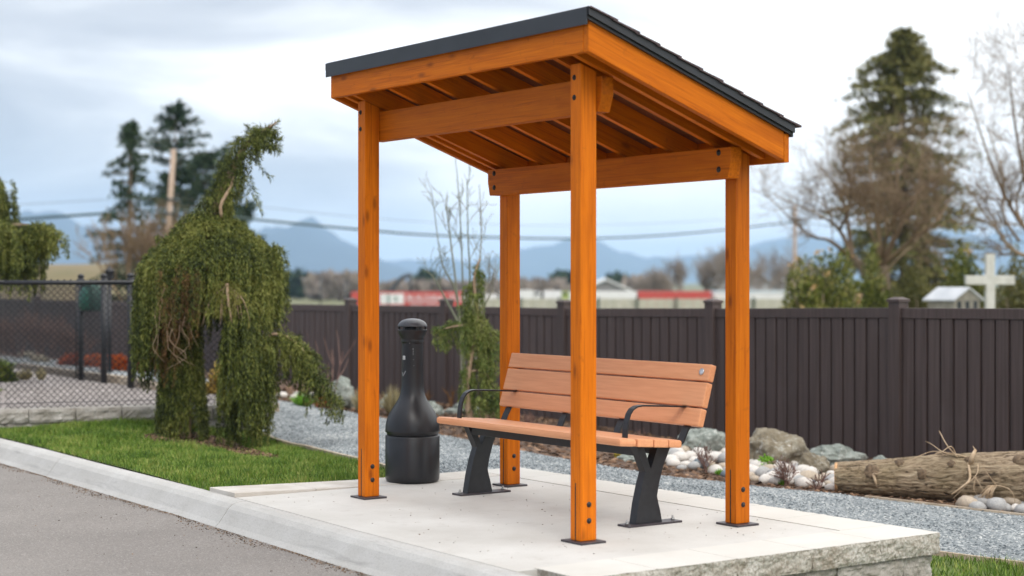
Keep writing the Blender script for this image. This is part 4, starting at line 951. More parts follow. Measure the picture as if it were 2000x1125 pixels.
t1 = empty('bare_tree', tuple(bt), 'wide spreading leafless tree with several dark stems, in front of the tall fir', 'tree')
b = MB()
def limb(b, pts, r0, r1, kids=9, L=.9, ml=3, spread=.7):
    P = poly_pts([np.array(p) for p in pts], 18); R = np.linspace(r0 * .75, r1 * .7, 18); b.tube(P, R, 6, False)
    for i in range(kids):
        j = rng.integers(5, 18); d = P[j] - P[j - 1]; d /= np.linalg.norm(d); v = rng.normal(0, 1, 3); v[2] = abs(v[2]) * .6; v -= d * (v @ d); v /= np.linalg.norm(v) + 1e-9
        nd = d * .6 + v * spread; nd /= np.linalg.norm(nd); bare(b, P[j], nd, L * rng.uniform(.6, 1.2), R[j] * .42, 1, ml, .6, .2, (4, 7), .66, 4)
trunk = MB(); trunk.tube(poly_pts([bt, at(1725, 560, BZ), at(1722, 520, BZ)], 8), np.linspace(.17, .13, 8), 9); trunk.tube(poly_pts([bt + RT * .02, at(1700, 560, BZ), at(1665, 505, BZ)], 8), np.linspace(.12, .10, 8), 9); trunk.build('trunk', M_BARK, t1)
A_ = at
limb(b, [A_(1665, 505, BZ), A_(1640, 450, BZ), A_(1600, 420, BZ - .6), A_(1520, 385, BZ - .8)], .08, .012, 12)
limb(b, [A_(1665, 505, BZ), A_(1620, 470, BZ - .5), A_(1575, 455, BZ - .4), A_(1490, 372, BZ)], .07, .012, 10)
limb(b, [A_(1665, 505, BZ), A_(1655, 430, BZ + .4), A_(1640, 370, BZ + .6), A_(1600, 330, BZ + .8)], .08, .015, 13)
limb(b, [A_(1722, 520, BZ), A_(1712, 430, BZ - .3), A_(1700, 370, BZ - .4), A_(1700, 300, BZ)], .09, .015, 18)
limb(b, [A_(1722, 520, BZ), A_(1735, 450, BZ - .8), A_(1770, 400, BZ - .9), A_(1830, 340, BZ - .6)], .06, .012, 14)
limb(b, [A_(1722, 520, BZ), A_(1700, 450, BZ - .8), A_(1690, 410, BZ - .9), A_(1650, 360, BZ - .6)], .06, .012, 22)
limb(b, [A_(1722, 520, BZ), A_(1760, 440, BZ - .3), A_(1790, 380, BZ), A_(1800, 300, BZ)], .09, .015, 17)
limb(b, [A_(1722, 520, BZ), A_(1780, 470, BZ - .6), A_(1830, 430, BZ - .8), A_(1860, 380, BZ)], .08, .015, 14)
limb(b, [A_(1722, 520, BZ), A_(1745, 460, BZ + .8), A_(1750, 400, BZ - .2), A_(1755, 290, BZ - .2)], .08, .015, 14)
limb(b, [A_(1640, 450, BZ), A_(1660, 400, BZ - .5), A_(1660, 350, BZ - .8), A_(1640, 310, BZ - .6)], .05, .012, 10)
limb(b, [A_(1700, 560, BZ), A_(1760, 500, BZ - .8), A_(1790, 470, BZ - .8), A_(1830, 400, BZ)], .05, .015, 12)
b.build('crown', M_BARET, t1)
BZ2 = 30.0
bt2 = at(2085, 660, BZ2); bt2[2] = gz1(*bt2[:2]) - .05
t2 = empty('bare_tree', tuple(bt2), 'leafless tree reaching in from the right edge above the white cross', 'tree')
b = MB(); b.tube(poly_pts([bt2, at(2075, 560, BZ2), at(2055, 500, BZ2)], 8), np.linspace(.16, .11, 8), 9); b.build('trunk', M_BARK, t2)
b = MB()
limb(b, [A_(2055, 500, BZ2), A_(1990, 495, BZ2), A_(1940, 440, BZ2), A_(1880, 350, BZ2)], .07, .012, 12, .8)
limb(b, [A_(2055, 500, BZ2), A_(1990, 430, BZ2), A_(1940, 330, BZ2 + .3), A_(1890, 180, BZ2)], .07, .012, 15, .8)
limb(b, [A_(2055, 500, BZ2), A_(2010, 380, BZ2), A_(1985, 260, BZ2), A_(1970, 130, BZ2)], .07, .012, 15, .8)
limb(b, [A_(2055, 500, BZ2), A_(2040, 380, BZ2), A_(2040, 240, BZ2), A_(2020, 110, BZ2)], .07, .012, 14, .8)
limb(b, [A_(1990, 470, BZ2), A_(1960, 420, BZ2 - .4), A_(1960, 350, BZ2 - .4), A_(1930, 250, BZ2)], .04, .012, 12, .7)
limb(b, [A_(2000, 440, BZ2), A_(1985, 400, BZ2 + .5), A_(2000, 330, BZ2), A_(2000, 200, BZ2)], .04, .012, 12, .7)
b.build('crown', M_BARET, t2)

# ------------------------------------------------------------------ conifers in the distance
def conifer(name, base, H, prof, nb, m, label, SP=.32, lean=(0, 0), per=26, droop=.25, low=.12, trunk=M_BARK, gap=0, group=None, tr=.16):
    base = np.array(base); r_ = empty(name, tuple(base), label, 'tree', group)
    top = base + np.array([lean[0], lean[1], H]); b = MB(); b.tube(np.linspace(base, top, 12), np.linspace(tr, .02, 12), 7); b.build('trunk', trunk, r_)
    Q = []; br_ = MB()
    for k in range(nb):
        t = low + (1 - low) * (k + rng.uniform(0, 1)) / nb; rad = np.interp(t, [p[0] for p in prof], [p[1] for p in prof]) * rng.uniform(.45, 1.22)
        if rng.uniform() < gap: continue
        a = k * 2.4 + rng.normal(0, .3); d = np.array([math.cos(a), math.sin(a), rng.uniform(-.05, .35)]); p0 = base + (top - base) * t
        s = np.linspace(0.05, 1, per); P = p0 + d * (rad * s)[:, None] + np.array([0, 0, -1.0]) * (droop * rad * s ** 2)[:, None]
        br_.tube(P[[0, per // 2, per - 1]], [.025, .018, .008], 4, False)
        P2 = np.repeat(P[per // 5:], 3, 0) + rng.normal(0, SP * .35, (3 * len(P[per // 5:]), 3)) * np.array([1, 1, .45])
        Q.append(sprigs(P2, np.tile(d * .8 + np.array([0, 0, -.1]), (len(P2), 1)), SP, SP * .22, .75))
    br_.build('branches', trunk, r_)
    b = MB(); b.quads(np.concatenate(Q)); b.build('crown', m, r_)
    return r_
def base_at(px, Z, dz=-.1): P = at(px, 600, Z); P[2] = gz1(P[0], P[1]) + dz; return P
def top_h(py, Z, base): return CAM[2] + (HZ - py) * Z / F - base[2]
P = base_at(254, 56); conifer('conifer_tree', P, top_h(240, 56, P), [(0, .9), (.25, 1.35), (.5, 1.25), (.75, .85), (1, .1)], 120, M_PINE, 'slim open conifer, leftmost of the dark trees behind the dog run', .20, per=16, gap=.25)
P = base_at(342, 66); conifer('conifer_tree', P, top_h(204, 66, P), [(0, .8), (.35, 1.7), (.55, 1.7), (.66, .6), (.70, .6), (.76, 1.5), (.88, 1.2), (1, .3)], 170, M_PINE, 'tallest dark conifer with a full rounded top beside the bare leaning pole', .24, per=18, droop=.1, gap=.2)
P = base_at(400, 72); conifer('conifer_tree', P, top_h(300, 72, P), [(0, 1.3), (.3, 2.1), (.6, 1.8), (.85, 1.3), (1, .4)], 170, M_PINE, 'bushy dark conifer half hidden behind the neck of the weeping spruce', .26, per=18, droop=.1, gap=.15)
P = base_at(441, 70); conifer('conifer_tree', P, top_h(288, 70, P), [(0, .9), (.4, 1.1), (.7, .7), (1, .08)], 90, M_PINE, 'narrow pointed conifer just left of the weeping spruce top', .24, per=16, gap=.15)
P = base_at(478, 78); conifer('conifer_tree', P, top_h(395, 78, P), [(0, .9), (.4, 1.1), (.7, .9), (1, .2)], 60, M_PINE, 'short dark conifer showing right of the weeping spruce neck', .36, per=14, gap=.3)
P = base_at(1765, 58); conifer('fir_tree', P, top_h(62, 58, P), [(0, 2.0), (.2, 2.5), (.45, 2.4), (.62, 2.15), (.8, 1.95), (.92, 1.15), (1, .2)], 620, M_FIRR, 'tall olive green fir towering behind the bare tree', .22, per=26, gap=.22, low=.04, tr=.22)
# shrubby bare saplings among the conifers
for px, top, lab in ((300, 380, 'leafless reddish sapling between the slim conifer and the leaning pole'), (268, 370, 'thin leafless sapling in front of the slim open conifer'), (325, 410, 'leafless sapling at the foot of the leaning pole')):
    P = base_at(px, 50); b = MB(); H = top_h(top, 50, P); r_ = empty('bare_sapling', tuple(P), lab, 'tree')
    for k in range(4): bare(b, P, np.array([rng.normal(0, .12), rng.normal(0, .12), 1]), H * .62, .04, 0, 3, .4, .55, (5, 8), .5, 6)
    b.build('branches', M_BARET, r_)
# thin stemmed sapling behind the young cedar
P = at(915, 800, 17.5); P[2] = gz1(P[0], P[1]); r_ = empty('bare_sapling', tuple(P), 'tall thin multi-stemmed leafless sapling rising behind the young weeping conifer', 'tree'); b = MB()
for pts in ([(905, 780), (895, 600), (880, 470), (872, 400), (874, 375)], [(908, 780), (905, 600), (900, 450), (893, 340)], [(918, 780), (925, 600), (940, 470), (936, 360)], [(916, 780), (918, 560), (914, 460), (912, 350)], [(912, 780), (893, 585), (870, 530), (860, 500), (845, 385)], [(920, 780), (945, 580), (965, 545), (985, 500)], [(900, 640), (868, 580), (845, 540), (826, 525)], [(925, 640), (950, 590), (968, 560)]):
    Q = poly_pts([at(a, c_, 17.5 + .1 * i) for i, (a, c_) in enumerate(pts)], 16); b.tube(Q, np.linspace(.014, .004, 16), 5, False)
    for k in range(7):
        j = rng.integers(7, 16); bare(b, Q[j], np.array([rng.normal(0, .4), rng.normal(0, .4), .8]), rng.uniform(.1, .35), .004, 2, 3, .6, .3, (2, 4), .6, 4)
b.build('branches', island('green grey twigs', [(.12, .13, .09), (.18, .18, .13), (.25, .23, .18)], .8), r_)
# far bare trees
FB = [(1300, 492, 150, 'far leafless tree at the left end of the grey tree row'), (1330, 470, 160, 'far leafless tree above the long red band'), (1372, 470, 155, 'far leafless tree left of the right rear shelter post'), (1405, 448, 165, 'far leafless tree just left of the right rear post top'), (1440, 446, 150, 'far leafless tree behind the right rear shelter post'), (1488, 448, 160, 'far leafless tree left of the distant utility pole'), (1530, 462, 170, 'far leafless tree right beside the distant utility pole'), (1250, 525, 190, 'small far leafless tree left of the grey tree row')]
for px, top, Z, lab in FB:
    P = base_at(px, Z); H = top_h(top, Z, P); b = MB(); r_ = empty('bare_tree', tuple(P), lab, 'tree', 'far leafless trees beyond the yard')
    for k in range(3): bare(b, P, np.array([rng.normal(0, .15), rng.normal(0, .15), 1]), H * .45, .10, 0, 4, .5, .45, (4, 7), .62, 5)
    b.build('branches', M_FUZZ, r_)

# ------------------------------------------------------------------ bushes
def bush(name, px, pb, pt, wpx, Z, m, label, n=5000, L=.09, W=.03, cat='bush', depth_r=None, lump=.13, flowers=None):
    base = at(px, pb, Z); gb = gz1(base[0], base[1]); base[2] = gb
    H = top_h(pt, Z, base); rx = wpx * Z / F / 2; ry = depth_r or rx
    r_ = empty(name, tuple(base), label, cat); b = MB()
    d = rng.normal(0, 1, (n, 3)); d /= np.linalg.norm(d, axis=1)[:, None]; d[:, 2] = np.abs(d[:, 2]); rr = rng.uniform(.25, 1, n) ** .45
    lm = np.array([1 + lump * mnoise.noise(Vector(v * 2.6) + Vector((px * .1, 0, 0))) * 2 for v in d])
    P = (d * (rr * lm)[:, None]); pts = base + P[:, :1] * RT * rx + P[:, 1:2] * VD * ry + np.array([0, 0, 1.0]) * P[:, 2:3] * H
    b.quads(sprigs(pts, RT * d[:, :1] + VD * d[:, 1:2] + np.array([0, 0, 1.0]) * (d[:, 2:3] + .3), L, W, .6)); b.build('leaves', m, r_)
    st_ = MB()
    for k in range(7): v = d[k]; st_.tube([base, base + RT * v[0] * rx * .4 + VD * v[1] * ry * .4 + np.array([0, 0, H * .4]), base + RT * v[0] * rx * .8 + VD * v[1] * ry * .8 + np.array([0, 0, H * .75])], [.03, .02, .01], 5)
    st_.build('stems', M_BARK, r_)
    if flowers:
        k = 30; f = MB(); idx = np.argsort(-rr)[:k]
        f.quads(np.concatenate([sprigs(np.repeat(pts[idx], 8, 0) + rng.normal(0, .03, (k * 8, 3)), np.tile(np.array([0, 0, 1.0]), (k * 8, 1)), L * .9, W * 1.1, .8)])); tag(f.build('seed_heads', flowers, r_), kind='stuff')
    return r_
M_BUD = island('pale orange buds', [(.45, .25, .10), (.55, .36, .18), (.6, .45, .25)], .7)
bush('laurel_bush', 1604, 640, 505, 205, 30, M_LEAF, 'broad olive laurel bush with pale buds, behind the fence right of the rear post', 20000, .085, .022, flowers=M_BUD)
bush('laurel_bush', 1700, 640, 528, 130, 33, M_LEAF, 'green laurel bush at the foot of the bare tree stems', 15000, .085, .022)
bush('laurel_bush', 1790, 640, 520, 130, 38, M_FIRR, 'dark green bush behind the bare tree, left of the stone shrine', 15000, .085, .022)
bush('laurel_bush', 1885, 640, 500, 140, 33, M_LEAF, 'green laurel bush with pale buds behind the stone shrine roof', 16000, .085, .022, flowers=M_BUD)
bush('laurel_bush', 1985, 640, 512, 120, 35, M_FIRR, 'dark green bush behind the right arm of the white cross', 15000, .085, .022)

# ------------------------------------------------------------------ cross and shrine
P = at(1933, 640, 27.5); P[2] = gz1(*P[:2]) - .05; cz = lambda py: CAM[2] + (HZ - py) * 27.5 / F
cx_ = empty('stone_cross', tuple(P), 'tall white stone cross above the fence at the right edge', 'cross'); k = 27.5 / F
def rbox(b, c0, w, d, z0, z1):
    V = [c0[:2] + RT[:2] * sx * w / 2 + VD[:2] * sy * d / 2 for sx, sy in ((-1, -1), (1, -1), (1, 1), (-1, 1))]
    b.add([(*v, z0) for v in V] + [(*v, z1) for v in V], [(3, 2, 1, 0), (4, 5, 6, 7)] + [(i, (i + 1) % 4, 4 + (i + 1) % 4, 4 + i) for i in range(4)])
b = MB(); rbox(b, P, 17 * k, .12, P[2], cz(496)); b.build('upright', M_STONE, cx_, bevel=.008)
b = MB(); rbox(b, P, 95 * k, .115, cz(556), cz(538)); b.build('crossbar', M_STONE, cx_, bevel=.008)
Z = 29.0; P = at(1873, 640, Z); P[2] = gz1(*P[:2]) - .05; cz = lambda py: CAM[2] + (HZ - py) * Z / F; k = Z / F
sr = empty('stone_shrine', tuple(P), 'small grey stone shrine with a pale gabled roof, left of the white cross', 'shrine')
def gable(px, py, t): q = at(px, 600, Z) + (-RT * .72 + VD * .69) * t; return np.array([q[0], q[1], cz(py)])
LN = .62
b = MB(); V = []
for t in (.05, LN - .05): V += [gable(1869, 900, t), gable(1919, 900, t), gable(1919, 584, t), gable(1894, 563.5, t), gable(1869, 584, t)]
for v in V: v[2] = max(v[2], P[2])
b.add(V, [(0, 1, 2, 3, 4), (9, 8, 7, 6, 5), (0, 4, 9, 5), (1, 6, 7, 2), (0, 5, 6, 1)]); b.build('body', M_STONE2, sr)
b = MB()
for px in (1878, 1894, 1910):
    b = MB()
    q = [gable(px - 4, 604, .045), gable(px + 4, 604, .045), gable(px + 4, 588, .045), gable(px - 4, 588, .045)]; b.quads([q]); b.build('opening', M_DKGLASS, sr)
b = MB(); V = []
for t in (0, LN):
    V += [gable(1864, 585, t), gable(1894, 560.5, t), gable(1924, 585, t), gable(1924, 588, t), gable(1894, 563.2, t), gable(1864, 588, t)]
b.add(V, [(5, 4, 1, 0), (4, 3, 2, 1), (6, 7, 10, 11), (7, 8, 9, 10), (0, 1, 7, 6), (1, 2, 8, 7), (5, 11, 10, 4), (4, 10, 9, 3), (0, 6, 11, 5), (2, 3, 9, 8)]); b.build('roof', M_STONER, sr)

# ------------------------------------------------------------------ distant yard
def zat(py, Z): return CAM[2] + (HZ - py) * Z / F
def pbox(b, px0, px1, py_t, Z, dep, z0, py_b=None):
    c0 = at((px0 + px1) / 2, 600, Z + dep / 2); rbox(b, c0, (px1 - px0) * Z / F, dep, z0 if py_b is None else zat(py_b, Z), zat(py_t, Z))
def wheel_set(parent, px0, px1, Z, n, gzv, r=.5):
    for i in range(n):
        px = px0 + (px1 - px0) * (i + .5) / n; c0 = at(px, 600, Z + .2); c0[2] = gzv + r; b = MB(); b.tube([c0 - VD * .14, c0 + VD * .14], r, 18); w = b.build('wheel', M_RUBBER, parent)
        b = MB(); b.tube([c0 - VD * .15, c0 - VD * .142], r * .55, 14); b.build('rim', M_WHITE, w)
Z = 118.0; gd = gz1(*at(820, 600, Z)[:2]); P = at(800, 600, Z); P[2] = gd
tr_ = empty('box_trailer', tuple(P), 'red box trailer with white lettering beyond the fence, left of the young conifer', 'trailer')
b = MB(); pbox(b, 688, 905, 570, Z, 2.4, gd + .9); b.build('body', M_RED, tr_)
b = MB(); pbox(b, 690, 903, 594, Z + .2, 2.0, gd + .6); bq = b.build('chassis', M_DARKM, tr_)
wheel_set(tr_, 700, 760, Z, 2, gd); wheel_set(tr_, 850, 895, Z, 2, gd)
b = MB(); pbox(b, 742, 789, 573.5, Z - .03, .02, 0, 594); pn = b.build('sign_panel', M_WHITE, tr_)
b = MB(); pbox(b, 756, 762, 574.5, Z - .06, .02, 0, 594); pbox(b, 770, 776, 578, Z - .06, .02, 0, 590); b.build('panel_mark', simple('grey green mark', (.25, .33, .30), (.3, .36, .33), 3, .6), pn)
def text(txt, px, py, Z, size, m, parent, name='lettering', ex=.01):
    cu = bpy.data.curves.new(name, 'FONT'); cu.body = txt; cu.size = size; cu.extrude = ex; cu.resolution_u = 2
    o = bpy.data.objects.new(name, cu); COL.objects.link(o)
    dg = bpy.context.evaluated_depsgraph_get(); me = bpy.data.meshes.new_from_object(o.evaluated_get(dg)); bpy.data.objects.remove(o)
    p = at(px, py, Z); p2 = np.array([[RT[0], 0, -VD[0], p[0]], [RT[1], 0, -VD[1], p[1]], [0, 1, 0, p[2]], [0, 0, 0, 1]])
    return link(name, me, m, parent, Matrix(p2.tolist()))
text('BUILDING TRUSS', 794, 588, Z - .05, .62, M_LWHITE, tr_)
text('TRUCK  SUPPLY', 800, 596, Z - .05, .30, M_LWHITE, tr_)
# excavator behind the trailer
Z = 124.0; P = at(770, 600, Z); P[2] = gd; ex = empty('excavator', tuple(P), 'dark excavator with its arm raised above the red trailer', 'excavator')
b = MB(); b.tube(poly_pts([at(758, 585, Z), at(770, 560, Z), at(785, 543, Z), at(802, 536, Z)], 12), np.linspace(.22, .14, 12), 6); b.build('boom', M_DARKM, ex)
b = MB(); b.tube([at(802, 534, Z), at(803, 575, Z)], .13, 6); b.build('stick', M_DARKM, ex)
b = MB(); pbox(b, 796, 810, 575, Z, .9, 0, 592); b.build('bucket', M_DARKM, ex)
b = MB(); pbox(b, 735, 768, 578, Z, 2.2, gd + .9); b.build('cab', M_YEL, ex); b = MB(); pbox(b, 728, 785, 606, Z - .2, 2.6, gd); b.build('track', M_RUBBER, ex)
# white trucks and long loads
def load(name, px0, px1, pt, Z, m, label, cat, top=None, cab=None):
    g0 = gz1(*at((px0 + px1) / 2, 600, Z)[:2]); P = at((px0 + px1) / 2, 600, Z); P[2] = g0; r_ = empty(name, tuple(P), label, cat)
    b = MB(); pbox(b, px0, px1, pt, Z, 2.3, g0 + .8); b.build('body', m, r_)
    b = MB(); pbox(b, px0 + 2, px1 - 2, pt + 24, Z + .2, 1.9, g0 + .5); b.build('chassis', M_DARKM, r_); wheel_set(r_, px0 + 4, px1 - 4, Z, 3, g0, .45)
    if top: b = MB(); pbox(b, px0, px1, pt - 2, Z - .05, 2.4, 0, pt + 1); b.build('roof_trim', top, r_)
    if cab: b = MB(); pbox(b, px1 + 1, px1 + 14, pt + 2, Z, 2.1, g0 + .5); q = b.build('cab', cab, r_); b = MB(); pbox(b, px1 + 3, px1 + 12, pt + 4, Z - .03, .02, 0, pt + 9); b.build('window', M_DKGLASS, q)
load('box_truck', 978, 1042, 567, 118, M_WHITE, 'white box truck beyond the fence, right of the left rear post', 'truck', cab=M_WHITE)
load('box_truck', 1062, 1096, 568, 122, M_WHITE, 'short white truck with a yellow green cab, left of the front corner post', 'truck', cab=simple('lime cab', (.40, .5, .10), (.35, .45, .1), 3, .5))
load('flatbed_trailer', 1112, 1242, 569, 116, M_WHITE, 'long white trailer left of the long red trailer', 'trailer')
load('flatbed_trailer', 1244, 1386, 569, 116, M_RED, 'long low red trailer right of the white trailer', 'trailer')
load('flatbed_trailer', 1389, 1530, 570, 117, M_WHITE, 'white trailer with pale blue top behind the right rear post', 'trailer', top=M_BLUEW)
load('box_truck', 905, 972, 575, 121, M_WHITE, 'white truck half hidden by the young weeping conifer', 'truck')
# pale yard fence
P = at(1280, 600, 96); g0 = gz1(*P[:2]); P[2] = g0; pf = empty('timber_fence', tuple(P), 'pale low timber fence in front of the parked trailers', 'fence')
b = MB()
for i in range(34): pbox(b, 940 + i * 18, 940 + i * 18 + 17.4, 583.5, 96, .04, g0 - .1)
b.build('panel', M_PALEF, pf)
for i in range(9):
    b = MB(); pbox(b, 938 + i * 76, 943 + i * 76, 581, 95.8, .15, g0 - .1); b.build('post', simple('dark timber', (.10, .12, .09), (.14, .15, .12), 3, .8) if i == 0 else bpy.data.materials['dark timber'], pf)
# house, shed
def house(px0, px1, pe, pr, Z, label, wallm, roofm, name='house', dep=7):
    c0 = at((px0 + px1) / 2, 600, Z + dep / 2); g0 = gz1(*c0[:2]); w = (px1 - px0) * Z / F; c0[2] = g0; r_ = empty(name, tuple(c0), label, name)
    ze, zr = zat(pe, Z), zat(pr, Z); b = MB(); rbox(b, c0, w, dep, g0, ze); 
    L_, R2 = c0[:2] - RT[:2] * w / 2, c0[:2] + RT[:2] * w / 2; f_ = VD[:2] * dep / 2
    b.add([(*(L_ - f_), ze), (*(R2 - f_), ze), (*(c0[:2] - f_), zr - .1)], [(0, 1, 2)]); b.build('wall', wallm, r_)
    b = MB(); L2, R3 = c0[:2] - RT[:2] * (w / 2 + .5), c0[:2] + RT[:2] * (w / 2 + .5); f3 = VD[:2] * (dep / 2 + .4); ze2 = ze - .3
    V = []
    for s in (-1, 1): V += [(*(L2 + s * f3), ze2), (*(c0[:2] + s * f3), zr), (*(R3 + s * f3), ze2), (*(R3 + s * f3), ze2 + .25), (*(c0[:2] + s * f3), zr + .25), (*(L2 + s * f3), ze2 + .25)]
    b.add(V, [(5, 4, 1, 0), (4, 3, 2, 1), (6, 7, 10, 11), (7, 8, 9, 10), (0, 1, 7, 6), (1, 2, 8, 7), (5, 11, 10, 4), (4, 10, 9, 3), (0, 6, 11, 5), (2, 3, 9, 8)]); b.build('roof', roofm, r_)
    wi = MB(); q = c0 - VD * (dep / 2 + .03) - RT * w * .2; rbox(wi, q, w * .28, .05, g0 + (ze - g0) * .55, ze - .15); wo = wi.build('window', M_DKGLASS, r_)
    return r_
house(1392, 1502, 556, 523, 190, 'grey gabled house behind the right rear post, beyond the trailers', M_HWALL, M_HROOF)
house(1490, 1560, 565, 548, 200, 'low grey house right of the rear post, beside the laurel bush', M_HWALL, M_HROOF)
house(1135, 1225, 566, 547, 210, 'white roofed shed beyond the long white trailer', M_HROOF, M_WHITE, 'shed')
# utility poles and cables
def pole(px0, pyb, px1, pyt, Z, r, label, arm=False):
    P = at(px0, pyb, Z); T = at(px1, pyt, Z); d = (T - P) / (T[2] - P[2]); gb = gz1(*P[:2]); B = P + d * (gb - .3 - P[2]); r_ = empty('utility_pole', (B[0], B[1], gb), label, 'pole')
    b = MB(); b.tube([B, (B + T) / 2, T], [r * 1.15, r, r * .85], 10); b.build('shaft', M_POLE, r_)
    for py in ((pyt + 98, pyt + 126) if not arm else (pyt + 28,)):
        c0 = at(px1 + (px0 - px1) * (py - pyt) / (pyb - pyt), py, Z - r); b = MB(); b.tube([c0 - RT * .25, c0 + RT * .25], .05, 6); b.build('bracket', M_DARKM, r_)
    return r_
pole(327, 470, 339, 291, 64, .115, 'leaning bare wooden utility pole in front of the dark conifers')
pole(1551, 560, 1553, 402, 110, .13, 'distant wooden utility pole right of the shelter', True)
def cable(pts, r, label, n=40):
    Q = poly_pts([at(*p) for p in pts], n); b = MB(); b.tube(Q, r, 6); tag(b.build('overhead_cable', M_CABLE), label, 'cable', 'overhead cables')
cable([(-300, 452, 66), (0, 431, 65), (190, 418, 64), (332, 411, 64), (480, 427, 69), (700, 448, 77), (860, 460, 83), (1130, 466, 93), (1340, 456, 102), (1552, 433, 110)], .058, 'thick dark cable sagging between the leaning pole and the distant pole')
cable([(-300, 410, 66), (0, 401, 65), (190, 391, 64), (334, 384, 64), (510, 404, 70), (700, 424, 77), (900, 437, 85), (1130, 440, 94), (1340, 433, 102), (1552, 418, 110)], .010, 'thin upper cable running parallel above the thick one')
cable([(1552, 432, 110), (1700, 452, 100), (1840, 468, 92), (2000, 473, 84), (2300, 470, 70)], .03, 'dark cable right of the distant pole, passing behind the right bare tree')
for px, pt, lab in ((626, 537, 'thin dark pole in the far field left of the shelter'), (675, 545, 'shorter thin pole in the far field beside the front left post')):
    P = at(px, 600, 140); g0 = gz1(*P[:2]); b = MB(); b.tube([(P[0], P[1], g0), (P[0], P[1], zat(pt, 140))], .06, 6); tag(b.build('thin_pole', M_DARKM), lab, 'pole')

# far treeline, lot, bank, mountains
def treeline(name, segs, m, Z, n, L):
    Q = []
    for px0, px1, pt in segs:
        k = int(n * (px1 - px0) / 100); px = rng.uniform(px0, px1, k); zz_ = rng.uniform(0, 1, k)
        for a, u in zip(px, zz_):
            g0 = -1.7; lump = 1 + .5 * mnoise.noise(Vector((a * .08, Z, 0))) + .3 * mnoise.noise(Vector((a * .3, Z, 3))); h = (zat(pt, Z) - g0) * lump; P = at(a, 600, Z + rng.uniform(-4, 4)); P[2] = g0 + h * (u ** .8); Q.append(P)
    Q = np.array(Q); b = MB(); b.quads(sprigs(Q, np.tile(np.array([0, 0, 1.0]), (len(Q), 1)), L, L * .35, .5)); return tag(b.build(name, m), kind='stuff')
treeline('far_treeline', [(548, 612, 553), (1085, 1118, 550), (820, 850, 552), (1195, 1225, 556)], M_PINE, 300, 1500, 2.2)
treeline('far_brush', [(608, 720, 552), (745, 985, 569), (1000, 1100, 566), (1225, 1300, 560), (1530, 1620, 545)], M_FUZZ, 270, 1300, 1.8)
treeline('far_hedge', [(500, 1000, 568)], simple('far hedge', (.12, .15, .05), (.18, .19, .08), .5, .9), 340, 900, 1.6)
b = MB()
for i in range(14):
    Zc = 330 + rng.uniform(0, 20); px = 552 + i * 13 + rng.uniform(-3, 3); P = at(px, 600, Zc); g0 = gz1(*P[:2]); rbox(b, P, rng.uniform(.7, 1.1) * 2, 1.8, g0 + .3, zat(575 + rng.uniform(0, 2), Zc))
tag(b.build('far_white_bales', M_WHITE), kind='stuff')
# dry grass bank at left
u = np.linspace(-1, 1, 40); V = []
bc = at(150, 560, 82)
for j in np.linspace(-1, 1, 24):
    for i in u:
        q = bc + RT * i * 11 + VD * j * 12; hgt = 4.1 * math.exp(-(i * 1.25) ** 4) * math.exp(-(j * 1.4) ** 2) + .25 * mnoise.noise(Vector((q[0] * .25, q[1] * .25, 0)))
        V.append((q[0], q[1], -1.9 + max(hgt, 0)))
b = MB(); b.add(V, [(j * 40 + i, j * 40 + i + 1, (j + 1) * 40 + i + 1, (j + 1) * 40 + i) for j in range(23) for i in range(39)], True)
bank = b.build('grass_bank', M_FIELD2); bank['kind'] = 'structure'
def ridge(name, prof, Z, dep, seed):
    """mountain ridge following heights along the view, with a real body behind"""
    pxs = np.linspace(prof[0][0], prof[-1][0], 120); top = np.interp(pxs, [p[0] for p in prof], [p[1] for p in prof]); V = []; rows = 14
    for r in range(rows):
        s = r / (rows - 1)                      # 0 foot towards us, .55 crest, 1 far foot
        k = s / .55 if s < .55 else (1 - s) / .45
        for px, t in zip(pxs, top):
            hz_ = zat(t, Z); nn = mnoise.noise(Vector((px * .02 + seed, s * 4, seed))) * .10 + mnoise.noise(Vector((px * .07, s * 9, seed))) * .05
            P = at(px, 551, Z) + VD * (s - .55) * dep; z = -3 + (hz_ + 3) * (k ** .8) * (1 + nn * (0 if abs(k - 1) < .02 else 1.6)); V.append((P[0], P[1], z))
    n = len(pxs); b = MB(); b.add(V, [(r * n + i, r * n + i + 1, (r + 1) * n + i + 1, (r + 1) * n + i) for r in range(rows - 1) for i in range(n - 1)], True)
    o = b.build(name, M_MOUNT); o['kind'] = 'structure'; return o
ridge('mountain', [(-700, 470), (-300, 380), (0, 398), (70, 412), (130, 422), (200, 432), (330, 470), (480, 478), (520, 452), (560, 437), (580, 431), (600, 432), (625, 440), (650, 452), (700, 480), (780, 520), (860, 552)], 4300, 1900, 1.3)
ridge('mountain', [(560, 550), (640, 520), (800, 505), (930, 508), (1000, 490), (1060, 478), (1110, 470), (1150, 466), (1180, 474), (1210, 490), (1240, 500), (1275, 498), (1320, 505), (1500, 470), (1800, 455), (2200, 440), (2700, 500)], 6200, 2000, 5.1)

